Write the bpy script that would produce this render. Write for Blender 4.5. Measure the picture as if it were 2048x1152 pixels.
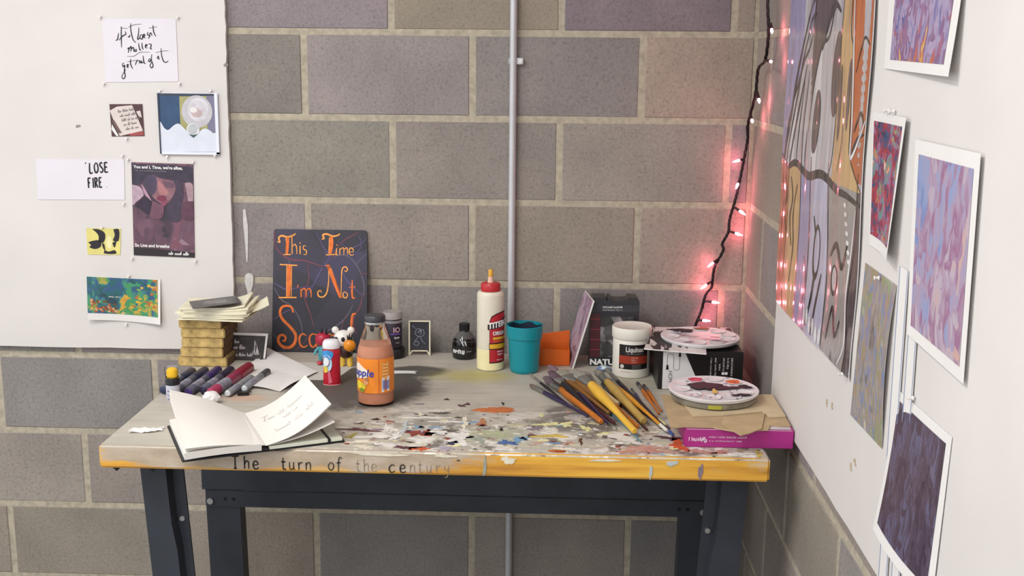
import bpy, bmesh, math, random
from mathutils import Vector, Matrix, noise
random.seed(7)
for o in list(bpy.data.objects): bpy.data.objects.remove(o)
SC = bpy.context.scene
COL = SC.collection
T = .845            # height of the bench top
WX = .673           # face of the right hand block wall
# ------------------------------------------------------------------ camera
cam_d = bpy.data.cameras.new('camera'); cam = bpy.data.objects.new('camera', cam_d); COL.objects.link(cam)
yaw, pit, rol = -.03501, .19940, .00930
f_ = Vector((math.sin(yaw)*math.cos(pit), math.cos(yaw)*math.cos(pit), -math.sin(pit)))
r_ = Vector((math.cos(yaw), -math.sin(yaw), 0)); u_ = r_.cross(f_)
a_ = math.cos(rol)*r_ + math.sin(rol)*u_; b_ = math.cos(rol)*u_ - math.sin(rol)*r_
cam.matrix_world = Matrix(((a_.x, b_.x, -f_.x, .19404), (a_.y, b_.y, -f_.y, -2.76440), (a_.z, b_.z, -f_.z, 1.56553), (0, 0, 0, 1)))
cam_d.sensor_width = 36; cam_d.lens = 36*2267.2/2048; cam_d.clip_start = .02
SC.camera = cam
# ------------------------------------------------------------------ world, exposure
w = bpy.data.worlds.new('world'); SC.world = w; w.use_nodes = True
w.node_tree.nodes['Background'].inputs[0].default_value = (.975, .99, 1.0, 1)
w.node_tree.nodes['Background'].inputs[1].default_value = 1.15
vs = SC.view_settings; vs.view_transform = 'Standard'; vs.look = 'None'; vs.gamma = 1; vs.use_curve_mapping = False
vs.exposure = .20
LAMP_W = 14.0       # each ceiling fitting
BULB_E = 80.0       # pink bulbs

# ------------------------------------------------------------------ materials
def lin(c):
    if isinstance(c, str): c = tuple(int(c[i:i+2], 16)/255 for i in (0, 2, 4))
    return tuple((v/12.92 if v <= .04045 else ((v+.055)/1.055)**2.4) for v in c[:3]) + (1,)
MATS = {}
def nodes(name):
    m = bpy.data.materials.new(name); m.use_nodes = True
    nt = m.node_tree; return m, nt, nt.nodes['Principled BSDF']
def N(nt, typ, **kw):
    n = nt.nodes.new(typ)
    for k, v in kw.items():
        if k in n.inputs.keys(): n.inputs[k].default_value = v
        else: setattr(n, k, v)
    return n
def mix(nt, fac, a, b, mode='MIX'):
    n = nt.nodes.new('ShaderNodeMix'); n.data_type = 'RGBA'; n.blend_type = mode
    for i, v in ((0, fac), (6, a), (7, b)):
        if hasattr(v, 'is_output'): nt.links.new(v, n.inputs[i])
        elif i == 0: n.inputs[0].default_value = v
        else: n.inputs[i].default_value = v
    return n.outputs[2]
def math_(nt, op, a, b=None, c=None, clamp=False):
    n = nt.nodes.new('ShaderNodeMath'); n.operation = op; n.use_clamp = clamp
    for i, v in enumerate((a, b, c)):
        if v is None: continue
        if hasattr(v, 'is_output'): nt.links.new(v, n.inputs[i])
        else: n.inputs[i].default_value = v
    return n.outputs[0]
def ramp(nt, fac, stops, interp='LINEAR'):
    n = nt.nodes.new('ShaderNodeValToRGB'); cr = n.color_ramp; cr.interpolation = interp
    while len(cr.elements) < len(stops): cr.elements.new(.5)
    for e, (p, c) in zip(cr.elements, stops): e.position = p; e.color = lin(c) if isinstance(c, str) else c
    nt.links.new(fac, n.inputs[0]); return n.outputs[0]
def mat(name, col, rough=.5, metal=0, var=.06, scale=30, bump=0, coat=0, trans=0, ior=1.45, sss=0, emit=None, spec=.5):
    if name in MATS: return MATS[name]
    m, nt, p = nodes(name)
    c = lin(col)
    if var:
        tc = N(nt, 'ShaderNodeTexCoord'); nz = N(nt, 'ShaderNodeTexNoise', Scale=scale, Detail=4.0)
        nt.links.new(tc.outputs['Object'], nz.inputs['Vector'])
        d = tuple(v*(1-var*1.6) for v in c[:3])+(1,); l = tuple(min(1, v*(1+var*1.6)) for v in c[:3])+(1,)
        out = ramp(nt, nz.outputs['Fac'], [(.3, d), (.7, l)])
        nt.links.new(out, p.inputs['Base Color'])
        if bump:
            b = N(nt, 'ShaderNodeBump', Strength=bump, Distance=.002); nt.links.new(nz.outputs['Fac'], b.inputs['Height'])
            nt.links.new(b.outputs[0], p.inputs['Normal'])
    else: p.inputs['Base Color'].default_value = c
    p.inputs['Roughness'].default_value = rough; p.inputs['Metallic'].default_value = metal
    p.inputs['IOR'].default_value = ior; p.inputs['Transmission Weight'].default_value = trans
    p.inputs['Coat Weight'].default_value = coat; p.inputs['Coat Roughness'].default_value = .08
    p.inputs['Specular IOR Level'].default_value = spec
    if sss: p.inputs['Subsurface Weight'].default_value = sss; p.inputs['Subsurface Radius'].default_value = (.01, .008, .006)
    if emit: p.inputs['Emission Color'].default_value = lin(emit[0]); p.inputs['Emission Strength'].default_value = emit[1]
    MATS[name] = m; return m
def painterly(name, stops, scale=20, stretch=(1, 1, 1), detail=3, rough=.45, coat=0, second=None):
    """oil paint daubs: warped voronoi cells coloured by a ramp"""
    if name in MATS: return MATS[name]
    m, nt, p = nodes(name)
    tc = N(nt, 'ShaderNodeTexCoord'); mp = N(nt, 'ShaderNodeMapping'); mp.inputs['Scale'].default_value = stretch
    nt.links.new(tc.outputs['Object'], mp.inputs[0])
    nz = N(nt, 'ShaderNodeTexNoise', Scale=scale*.6, Detail=2.0); nt.links.new(mp.outputs[0], nz.inputs['Vector'])
    wv = N(nt, 'ShaderNodeVectorMath', operation='MULTIPLY_ADD'); nt.links.new(nz.outputs['Color'], wv.inputs[0])
    wv.inputs[1].default_value = (.06, .06, .06); nt.links.new(mp.outputs[0], wv.inputs[2])
    vo = N(nt, 'ShaderNodeTexVoronoi', Scale=scale*2.2); nt.links.new(wv.outputs[0], vo.inputs['Vector'])
    n2 = N(nt, 'ShaderNodeTexNoise', Scale=scale*.5, Detail=float(detail)); nt.links.new(wv.outputs[0], n2.inputs['Vector'])
    s = N(nt, 'ShaderNodeSeparateColor'); nt.links.new(vo.outputs['Color'], s.inputs[0])
    f = math_(nt, 'ADD', math_(nt, 'MULTIPLY', s.outputs[0], .42), math_(nt, 'MULTIPLY_ADD', n2.outputs['Fac'], 1.5, -.46))
    nt.links.new(ramp(nt, f, stops), p.inputs['Base Color'])
    b = N(nt, 'ShaderNodeBump', Strength=.25, Distance=.001); nt.links.new(s.outputs[0], b.inputs['Height']); nt.links.new(b.outputs[0], p.inputs['Normal'])
    p.inputs['Roughness'].default_value = rough; p.inputs['Coat Weight'].default_value = coat
    MATS[name] = m; return m

# ------------------------------------------------------------------ geometry kit
class G:
    def __init__(s): s.V = []; s.F = []
    def add(s, V, F):
        k = len(s.V); s.V += [tuple(v) for v in V]; s.F += [tuple(i+k for i in f) for f in F]; return s
    def box(s, x0, x1, y0, y1, z0, z1):
        return s.add([(x, y, z) for z in (z0, z1) for x, y in ((x0, y0), (x1, y0), (x1, y1), (x0, y1))],
                     [(3, 2, 1, 0), (4, 5, 6, 7), (0, 1, 5, 4), (1, 2, 6, 5), (2, 3, 7, 6), (3, 0, 4, 7)])
    def lathe(s, prof, n=32, c=(0, 0, 0), sy=1, cap=(True, True)):
        V = []; F = []
        for r, z in prof:
            for i in range(n):
                a = 2*math.pi*i/n; V.append((c[0]+r*math.cos(a), c[1]+sy*r*math.sin(a), c[2]+z))
        m = len(prof)
        for j in range(m-1):
            for i in range(n):
                k = (i+1) % n; F.append((j*n+i, j*n+k, (j+1)*n+k, (j+1)*n+i))
        if cap[0]: F.append(tuple(reversed(range(n))))
        if cap[1]: F.append(tuple(range((m-1)*n, m*n)))
        return s.add(V, F)
    def tube(s, P, R, n=8):
        P = [Vector(p) for p in P]; R = R if isinstance(R, (list, tuple)) else [R]*len(P)
        V = []; F = []; up = None
        for i, p in enumerate(P):
            d = (P[min(i+1, len(P)-1)]-P[max(i-1, 0)]).normalized()
            if up is None: up = d.orthogonal().normalized()
            up = (up - d*up.dot(d)).normalized(); sd = d.cross(up)
            for k in range(n):
                a = 2*math.pi*k/n; V.append(p+(up*math.cos(a)+sd*math.sin(a))*R[i])
        for i in range(len(P)-1):
            for k in range(n):
                l = (k+1) % n; F.append((i*n+k, i*n+l, (i+1)*n+l, (i+1)*n+k))
        F.append(tuple(reversed(range(n)))); F.append(tuple(range((len(P)-1)*n, len(P)*n)))
        return s.add(V, F)
    def prism(s, poly, z0, z1):
        n = len(poly)
        V = [(x, y, z0) for x, y in poly]+[(x, y, z1) for x, y in poly]
        F = [tuple(reversed(range(n))), tuple(range(n, 2*n))]+[(i, (i+1) % n, n+(i+1) % n, n+i) for i in range(n)]
        return s.add(V, F)
    def ball(s, c, rx, ry=None, rz=None, n=20, m=12):
        ry = ry or rx; rz = rz or rx
        pr = [(max(1e-5, math.sin(math.pi*j/m)), -math.cos(math.pi*j/m)) for j in range(m+1)]
        g = G().lathe(pr, n, cap=(False, False)); return s.add([(c[0]+x*rx, c[1]+y*ry, c[2]+z*rz) for x, y, z in g.V], g.F)
    def ribbon(s, pts, wd, fn):
        """flat stroke: 2D points, width(s); fn maps (x, y) to 3D"""
        pts = [Vector(p) for p in pts]; n = len(pts); V = []
        for i, p in enumerate(pts):
            d = pts[min(i+1, n-1)]-pts[max(i-1, 0)]
            if d.length < 1e-9: d = Vector((1, 0))
            d.normalize(); q = Vector((-d.y, d.x))*(wd[i] if isinstance(wd, (list, tuple)) else wd)/2
            V += [fn(p.x+q.x, p.y+q.y), fn(p.x-q.x, p.y-q.y)]
        return s.add(V, [(2*i, 2*i+1, 2*i+3, 2*i+2) for i in range(n-1)])
    def sheet(s, fn, nu, nv, th=.0005):
        """paper: fn(s,t) gives point; built with a real thickness"""
        P = [[Vector(fn(i/nu, j/nv)) for i in range(nu+1)] for j in range(nv+1)]
        V = []; F = []
        for j in range(nv+1):
            for i in range(nu+1):
                du = P[j][min(i+1, nu)]-P[j][max(i-1, 0)]; dv = P[min(j+1, nv)][i]-P[max(j-1, 0)][i]
                nn = du.cross(dv); nn = nn.normalized() if nn.length > 1e-12 else Vector((0, 0, 1))
                V += [P[j][i]+nn*th/2, P[j][i]-nn*th/2]
        I = lambda i, j, k: 2*(j*(nu+1)+i)+k
        for j in range(nv):
            for i in range(nu):
                F.append((I(i, j, 0), I(i+1, j, 0), I(i+1, j+1, 0), I(i, j+1, 0)))
                F.append((I(i, j+1, 1), I(i+1, j+1, 1), I(i+1, j, 1), I(i, j, 1)))
        for i in range(nu):
            F.append((I(i+1, 0, 0), I(i, 0, 0), I(i, 0, 1), I(i+1, 0, 1))); F.append((I(i, nv, 0), I(i+1, nv, 0), I(i+1, nv, 1), I(i, nv, 1)))
        for j in range(nv):
            F.append((I(0, j, 0), I(0, j+1, 0), I(0, j+1, 1), I(0, j, 1))); F.append((I(nu, j+1, 0), I(nu, j, 0), I(nu, j, 1), I(nu, j+1, 1)))
        return s.add(V, F)
    def map(s, fn): s.V = [tuple(fn(*v)) for v in s.V]; return s
    def mul(s, M): s.V = [tuple(M @ Vector(v)) for v in s.V]; return s
def obj(name, g, m, parent=None, smooth=False, bevel=0, seg=2, tri=False):
    me = bpy.data.meshes.new(name); me.from_pydata(g.V, [], g.F); me.update()
    if bevel or tri:
        bm = bmesh.new(); bm.from_mesh(me)
        if bevel:
            ed = [e for e in bm.edges if len(e.link_faces) == 2 and e.calc_face_angle(0) > .6]
            bmesh.ops.bevel(bm, geom=ed, offset=bevel, segments=seg, affect='EDGES', clamp_overlap=True)
        if tri: bmesh.ops.triangulate(bm, faces=[f for f in bm.faces if len(f.verts) > 4])
        bm.to_mesh(me); bm.free()
    for k in (m if isinstance(m, (list, tuple)) else [m]): me.materials.append(k)
    if smooth:
        for p in me.polygons: p.use_smooth = True
        try: me.set_sharp_from_angle(angle=math.radians(38))
        except Exception: pass
    o = bpy.data.objects.new(name, me); COL.objects.link(o)
    if parent is not None: o.parent = parent
    return o
def thing(name, label, cat, loc=(0, 0, 0), rz=0, group=None, rot=None):
    o = bpy.data.objects.new(name, None); COL.objects.link(o); o.location = loc; o.empty_display_size = .02
    o.rotation_euler = rot if rot else (0, 0, rz)
    return tag(o, label, cat, group)
def tag(o, label, cat, group=None):
    o['label'] = label; o['category'] = cat
    if group: o['group'] = group
    return o
def struct(o, label=None):
    o['kind'] = 'structure'
    if label: o['label'] = label
    return o
def smooth_pts(P, k=6, closed=False):
    P = [Vector(p) for p in P]; n = len(P); out = []
    for i in range(n-1):
        p0, p1, p2, p3 = P[max(i-1, 0)], P[i], P[i+1], P[min(i+2, n-1)]
        for j in range(k):
            t = j/k; out.append(.5*((2*p1)+(p2-p0)*t+(2*p0-5*p1+4*p2-p3)*t*t+(3*p1-p0-3*p2+p3)*t**3))
    out.append(P[-1]); return out
# text set in the built-in face, as flat geometry in x (right) / y (up)
def text_g(s, size, align='LEFT', shear=0, bold=0, sx=1):
    cu = bpy.data.curves.new('lettering', 'FONT'); cu.body = s; cu.size = size; cu.align_x = align; cu.shear = shear; cu.offset = bold
    cu.resolution_u = 3
    o = bpy.data.objects.new('lettering', cu); COL.objects.link(o)
    dg = bpy.context.evaluated_depsgraph_get(); me = bpy.data.meshes.new_from_object(o.evaluated_get(dg))
    g = G(); g.V = [(v.co.x*sx, v.co.y, 0) for v in me.vertices]; g.F = [tuple(p.vertices) for p in me.polygons]
    bpy.data.objects.remove(o); bpy.data.curves.remove(cu); bpy.data.meshes.remove(me); return g
def lettering(s, size, fn, m, parent, name='lettering', **kw):
    g = text_g(s, size, **kw); g.V = [tuple(fn(x, y)) for x, y, z in g.V]; return obj(name, g, m, parent)
# handwriting: one-stroke letters, x-height 1
GL = {
 'a': "70,80 35,100 5,60 15,10 45,5 70,50;72,100 70,20 90,0", 'b': "10,170 10,5;10,60 40,100 68,60 45,0 10,10", 'c': "70,85 40,100 5,60 15,10 45,0 75,20",
 'd': "65,85 35,100 5,55 20,5 50,10 70,50;75,170 70,60 75,10 90,0", 'e': "5,50 65,60 50,98 20,95 5,50 20,5 50,0 75,20",
 'f': "75,150 50,170 35,140 30,50 25,-50;5,95 60,100", 'g': "65,85 35,100 5,60 20,15 50,20 70,70;72,100 70,0 50,-60 15,-55 10,-30",
 'h': "10,170 10,0;10,60 35,100 60,85 62,0", 'i': "15,100 15,10 30,0;15,135 17,145", 'k': "10,170 10,0;60,95 12,45 65,0", 'l': "15,170 12,20 30,0",
 'm': "10,100 10,0;10,70 35,100 50,80 50,0;50,70 75,100 92,80 92,0", 'n': "10,100 10,0;10,65 40,100 62,80 62,0",
 'o': "40,100 8,65 15,15 45,0 72,40 62,85 40,100", 'p': "10,100 10,-70;10,60 40,100 68,60 45,5 12,20", 'r': "10,100 12,0;12,60 35,95 60,90",
 's': "60,85 35,100 12,80 35,52 60,30 40,2 8,12", 't': "30,155 28,30 42,0 65,12;5,100 60,102", 'u': "10,100 12,25 35,0 60,30;62,100 62,20 78,0",
 'v': "8,100 35,0;35,0 62,100", 'w': "5,100 25,0 45,80 65,0 85,100", 'y': "10,100 15,50 40,35 62,60;65,100 60,0 40,-60 10,-50",
 'T': "5,160 95,163;50,160 48,0;30,0 68,2", 'L': "15,160 12,2 75,8", 'O': "50,160 12,110 18,30 50,0 88,50 80,130 50,160", 'S': "75,140 45,160 15,125 45,85 78,45 45,0 10,22",
 'E': "75,155 14,158;14,158 12,2;12,2 78,6;13,82 62,85", 'F': "78,155 14,158;14,158 12,0;13,84 60,86", 'I': "30,158 28,0", 'R': "14,0 14,158;14,158 60,150 62,100 15,82;30,82 78,0",
 'N': "12,0 12,158;12,158 70,0;70,0 72,160", 'C': "78,135 45,160 10,85 35,5 80,25", "'": "12,165 6,135", '"': "8,165 4,138;32,165 28,138", '.': "8,0 14,6", ',': "12,8 4,-20", '&': "80,0 25,125 45,155 62,125 10,40 35,0 80,50"}
def hand(s, h, wd, fn, m, parent, sp=1.0, slant=0, jit=0, name='lettering', rnd=random.Random(3), wide=1.0, k=4):
    g = G(); x = 0
    for ch in s:
        if ch == ' ': x += .75*h*sp; continue
        gl = GL[ch]; mx = 0; dy = rnd.uniform(-jit, jit)*h
        for st in gl.split(';'):
            pts = [tuple(int(v)/100 for v in q.split(',')) for q in st.split()]
            mx = max(mx, max(p[0] for p in pts))
            pts = [((x+p[0]*h*wide+slant*p[1]*h), p[1]*h+dy) for p in pts]
            if len(pts) > 2: pts = smooth_pts(pts, k)
            n = len(pts); ww = [wd*(.75+.5*math.sin(math.pi*(i+.6)/(n+.2))) for i in range(n)]
            g.ribbon(pts, ww, fn)
        x += (mx*wide+.22)*h*sp
    return obj(name, g, m, parent)
def squiggle(w_, h, fn, m, parent, seed=1, name='lettering', wd=None):
    """print too small to read: short stems and bars"""
    rnd = random.Random(seed); g = G(); x = 0; k = 0; wd = wd or h*.17
    while x < w_:
        c = h*rnd.choice([.45, .55, .65]); up = h*rnd.choice([.7, .7, 1.0])
        g.ribbon([(x, 0), (x, up)], wd, fn)
        if rnd.random() < .7: g.ribbon([(x, h*rnd.choice([0, .35, .7])), (x+c*.7, h*rnd.choice([0, .35, .7]))], wd, fn)
        if rnd.random() < .6: g.ribbon([(x+c*.65, 0), (x+c*.65, h*.7)], wd, fn)
        x += c+h*.16; k += 1
        if k > 3 and rnd.random() < .25: x += h*.4; k = 0
    return obj(name, g, m, parent)
def scrawl(w_, h, fn, m, parent, seed=1, wd=.001, name='lettering'):
    """handwriting too faint to read: a running line of loops"""
    rnd = random.Random(seed); g = G(); x = 0
    while x < w_:
        n = rnd.randint(3, 6); pts = []
        for i in range(n): pts += [(x, 0), (x+h*.25, h*rnd.choice([.6, .7, 1.3])), (x+h*.3, h*.1)]; x += h*.42
        g.ribbon(smooth_pts(pts, 3), wd, fn); x += h*.5
    return obj(name, g, m, parent)
def blob(rx, ry, rnd, n=26, rag=.35):
    a = [rnd.uniform(0, 6.28) for _ in range(5)]; P = []
    for i in range(n):
        t = 2*math.pi*i/n; r = 1+rag*(.45*math.sin(2*t+a[0])+.35*math.sin(3*t+a[1])+.3*math.sin(5*t+a[2])+.22*math.sin(9*t+a[3]))+rnd.uniform(-.12, .12)*rag*2
        P.append((rx*max(.25, r)*math.cos(t), ry*max(.25, r)*math.sin(t)))
    return P

# ------------------------------------------------------------------ plain materials
M_paper = mat('paper white', 'dfdcda', .75, var=.02, scale=8)
M_cream = mat('cream paper', 'e2dcc4', .8, var=.05, scale=40)
M_black = mat('black ink', '17171a', .6, var=.05)
M_white_ink = mat('white ink', 'ecebea', .6, var=0)
M_blackplastic = mat('black plastic', '18181b', .32, var=.05)
M_steel = mat('blue grey painted steel', '373b44', .42, var=.10, scale=12, metal=.15)
M_bolt = mat('zinc bolt', 'b9b9bb', .35, metal=.8, var=.05)
M_darkslot = mat('dark slot', '0d0d10', .7, var=0)
# ================================================================== SETTING
# block and mortar materials
def block_mat():
    m, nt, p = nodes('grey concrete block')
    oi = N(nt, 'ShaderNodeObjectInfo'); tc = N(nt, 'ShaderNodeTexCoord')
    ad = N(nt, 'ShaderNodeVectorMath', operation='ADD'); nt.links.new(tc.outputs['Object'], ad.inputs[0])
    sc = N(nt, 'ShaderNodeVectorMath', operation='SCALE'); nt.links.new(oi.outputs['Location'], sc.inputs[0]); sc.inputs['Scale'].default_value = 3.7
    nt.links.new(sc.outputs[0], ad.inputs[1])
    n1 = N(nt, 'ShaderNodeTexNoise', Scale=5.0, Detail=3.0); n2 = N(nt, 'ShaderNodeTexNoise', Scale=150.0, Detail=6.0, Roughness=.75); n3 = N(nt, 'ShaderNodeTexVoronoi', Scale=110.0)
    for n in (n1, n2, n3): nt.links.new(ad.outputs[0], n.inputs['Vector'])
    c = mix(nt, 1.0, oi.outputs['Color'], ramp(nt, n1.outputs['Fac'], [(.3, (.86, .86, .86, 1)), (.7, (1.12, 1.10, 1.08, 1))]), 'MULTIPLY')
    c = mix(nt, 1.0, c, ramp(nt, n2.outputs['Fac'], [(.30, (.60, .60, .60, 1)), (.46, (.97, .97, .97, 1)), (.60, (1.06, 1.06, 1.06, 1)), (.74, (1.35, 1.35, 1.35, 1))]), 'MULTIPLY')
    pit_ = ramp(nt, n3.outputs['Distance'], [(.10, (.62, .62, .62, 1)), (.22, (1, 1, 1, 1))])
    wh = N(nt, 'ShaderNodeTexNoise', Scale=26.0, Detail=2.0); nt.links.new(ad.outputs[0], wh.inputs['Vector'])
    c = mix(nt, ramp(nt, wh.outputs['Fac'], [(.45, (0, 0, 0, 1)), (.7, (1, 1, 1, 1))]), c, mix(nt, 1.0, c, pit_, 'MULTIPLY'))
    nt.links.new(c, p.inputs['Base Color']); p.inputs['Roughness'].default_value = .95; p.inputs['Specular IOR Level'].default_value = .2
    h = math_(nt, 'ADD', n2.outputs['Fac'], math_(nt, 'MULTIPLY', n3.outputs['Distance'], .6))
    b = N(nt, 'ShaderNodeBump', Strength=.35, Distance=.003); nt.links.new(h, b.inputs['Height']); nt.links.new(b.outputs[0], p.inputs['Normal'])
    return m
M_block = block_mat()
M_mortar = mat('tan mortar', 'aea594', .95, var=.12, scale=60, bump=.3, spec=.2)
M_board = mat('white painted board', 'd6d1ce', .7, var=.025, scale=4)
M_boardedge = mat('board edge fibre', '8d8478', .9, var=.15, scale=80)

BH, BL, J = .2032, .4064, .0145
TINT = ['8f8a86', '938b85', '8c8784', '958c82', '8a8684', '9a8f86', '8e8787', '90897f', '979089']
_bm = {}
def block_mesh(L, first):
    key = (round(L, 3))
    if key in _bm: return _bm[key]
    o = obj('block', G().box(J/2, L-J/2, 0, .03, J/2, BH-J/2), M_block, None, bevel=.0025, seg=1)
    me = o.data; bpy.data.objects.remove(o); _bm[key] = me; return me
def lay_blocks(parent, rows, place, tint_fn):
    rnd = random.Random(11)
    for n in rows:
        for a, b in place(n):
            if b-a < .03: continue
            o = bpy.data.objects.new('block', block_mesh(b-a, None)); COL.objects.link(o); o.parent = parent
            o.location = (a, rnd.uniform(-.0006, .0006), n*BH)
            o.color = lin(tint_fn(a, n, rnd))
def back_rows(n):
    off = -.003 if n % 2 else .5*BL+.006
    e = [-2.6] + [k*BL+off for k in range(-8, 3) if -2.55 < k*BL+off < WX-.03] + [WX]
    return list(zip(e[:-1], e[1:]))
SPECIAL = {(1, 7): 'a3958a', (1, 5): '9f938a', (-1, 8): '8d8489', (1, 8): '83797f', (0, 8): '958c7f', (0, 7): '8b8583', (-1, 7): '938b8b', (-2, 7): '87827d', (-1, 6): '8d8981', (0, 6): '908984', (-2, 6): '8b887f'}
def tint_back(a, n, rnd):
    c = SPECIAL.get((math.floor(a/BL+.55), n)); r = rnd.choice(TINT); return c or r
wall_back = struct(obj('wall_back', G().box(-2.6, WX+.12, .0018, .2, 0, 2.75), M_mortar))
lay_blocks(wall_back, range(0, 13), back_rows, tint_back)
# right hand wall: laid in its own frame, x runs from the corner towards the camera
wall_right = struct(obj('wall_right', G().box(0, 4.2, .0018, .2, 0, 2.75), M_mortar))
wall_right.location = (WX, 0, 0); wall_right.rotation_euler = (0, 0, -math.pi/2)
def right_rows(n):
    off = .19 if n % 2 else .0
    e = [.0] + [k*BL+off for k in range(0, 11) if .03 < k*BL+off < 4.15] + [4.2]
    return list(zip(e[:-1], e[1:]))
lay_blocks(wall_right, range(0, 13), right_rows, lambda a, n, rnd: rnd.choice(TINT))
M_floor = mat('grey concrete floor', '6f6c68', .7, var=.12, scale=3)
struct(obj('floor', G().box(-2.6, WX+.1, -4.4, .1, -.1, 0), M_floor))
M_ceil = mat('white ceiling', 'd9d6d0', .9, var=.03, scale=5)
struct(obj('ceiling', G().box(-2.6, WX+.1, -4.4, .1, 2.75, 2.85), M_ceil))
# paint run down the block beside the board
M_wp = mat('white wall paint', 'c9c6c3', .6, var=.06, scale=80)
rn = random.Random(5)
gd = G(); gd.prism([(-.571, 1.193), (-.565, 1.196), (-.560, 1.15), (-.562, 1.10), (-.5645, 1.062), (-.567, 1.062), (-.569, 1.11), (-.572, 1.16)], 0, .0012)
gd.map(lambda x, y, z: (x, -z-.0002, y)); obj('paint_drip', gd, M_wp, wall_back)
gd = G(); gd.prism(smooth_pts([(-.572, 1.028), (-.564, 1.034), (-.552, 1.03), (-.551, 1.01), (-.556, .99), (-.560, .965), (-.566, .97), (-.568, .99), (-.573, 1.01), (-.572, 1.027)], 3)[:-1], 0, .0035)
gd.map(lambda x, y, z: (x, -z-.0002, y)); obj('paint_drip', gd, M_wp, wall_back, bevel=.001)

# ------------------------------------------------------------------ ceiling lamps
def ceiling_light(x, y, label, watt):
    t = thing('ceiling_light', label, 'ceiling light', (x, y, 2.75), 0, 'ceiling light fittings')
    g = G(); g.box(-.16, .16, -.62, .62, -.06, -.001); obj('housing', g, mat('lamp housing', 'e6e6e4', .5, var=0), t, bevel=.004)
    obj('diffuser', G().box(-.145, .145, -.60, .60, -.066, -.0605), mat('lamp diffuser', 'ffffff', .5, var=0, emit=('fff7ee', 6.0)), t)
    ld = bpy.data.lights.new('tube_light', 'AREA'); ld.shape = 'RECTANGLE'; ld.size = .28; ld.size_y = 1.18; ld.energy = watt; ld.color = (1, .995, .985)
    lo = bpy.data.objects.new('tube_light', ld); COL.objects.link(lo); lo.parent = t; lo.location = (0, 0, -.07)
ceiling_light(-.75, -1.75, 'white fluorescent ceiling fitting over the space before the bench', LAMP_W*1.5)
ceiling_light(-1.9, -1.9, 'white fluorescent ceiling fitting at the open left side of the room', LAMP_W*1.3)
ceiling_light(-.5, -3.5, 'white fluorescent ceiling fitting farthest from the block wall behind the bench', LAMP_W)

# ------------------------------------------------------------------ boards on the walls
BY = -.016          # face of the left board
RX = .660           # face of the right board
def rough_edge(a, b, n, amp, rnd): return [(a[0]+(b[0]-a[0])*i/n+rnd.uniform(-amp, amp), a[1]+(b[1]-a[1])*i/n+rnd.uniform(-amp, amp)) for i in range(n)]
rn = random.Random(2)
pl = rough_edge((-2.2, .838), (-.600, .838), 20, .0008, rn)+rough_edge((-.600, .838), (-.588, 2.10), 60, .0011, rn)+[(-.588, 2.10), (-2.2, 2.10)]
g = G().prism(pl, 0, .014).map(lambda x, y, z: (x, -.002-z, y))
lb = obj('pin_board', g, M_board); tag(lb, 'white pin board with notes and prints pinned on it beside grey pipe wall', 'board')
pr = rough_edge((.455, .872), (.462, 2.05), 60, .0012, rn)+[(.462, 2.05), (3.3, 2.05)]+rough_edge((3.3, .842), (.455, .862), 40, .001, rn)
g = G().prism(pr, 0, WX-RX-.002).map(lambda x, y, z: (WX-.002-z, -x, y))
rb = obj('pin_board', g, M_board); tag(rb, 'white painted board on the side wall carrying the glossy cartoon poster', 'board')

# ------------------------------------------------------------------ conduit
t = thing('conduit_pipe', 'thin grey steel conduit running up the block wall', 'pipe', (.0955, -.012, 0))
M_pipe = mat('galvanised conduit', 'c2c2c6', .32, metal=.35, var=.05, scale=8)
obj('tube', G().tube([(0, 0, z) for z in (.02, .9, 1.57, 2.74)], .0088, 20), M_pipe, t, smooth=True)
obj('coupling', G().tube([(0, 0, 1.556), (0, 0, 1.566)], .0098, 20), M_pipe, t, smooth=True)
g = G().box(-.011, .024, -.002, .011, 1.553, 1.568); obj('strap', g, M_pipe, t, bevel=.0015)
obj('screw', G().tube([(.018, -.0022, 1.5605), (.018, -.005, 1.5605)], .0045, 10), mat('white screw head', 'e2e0de', .5, var=.1), t)

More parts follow.
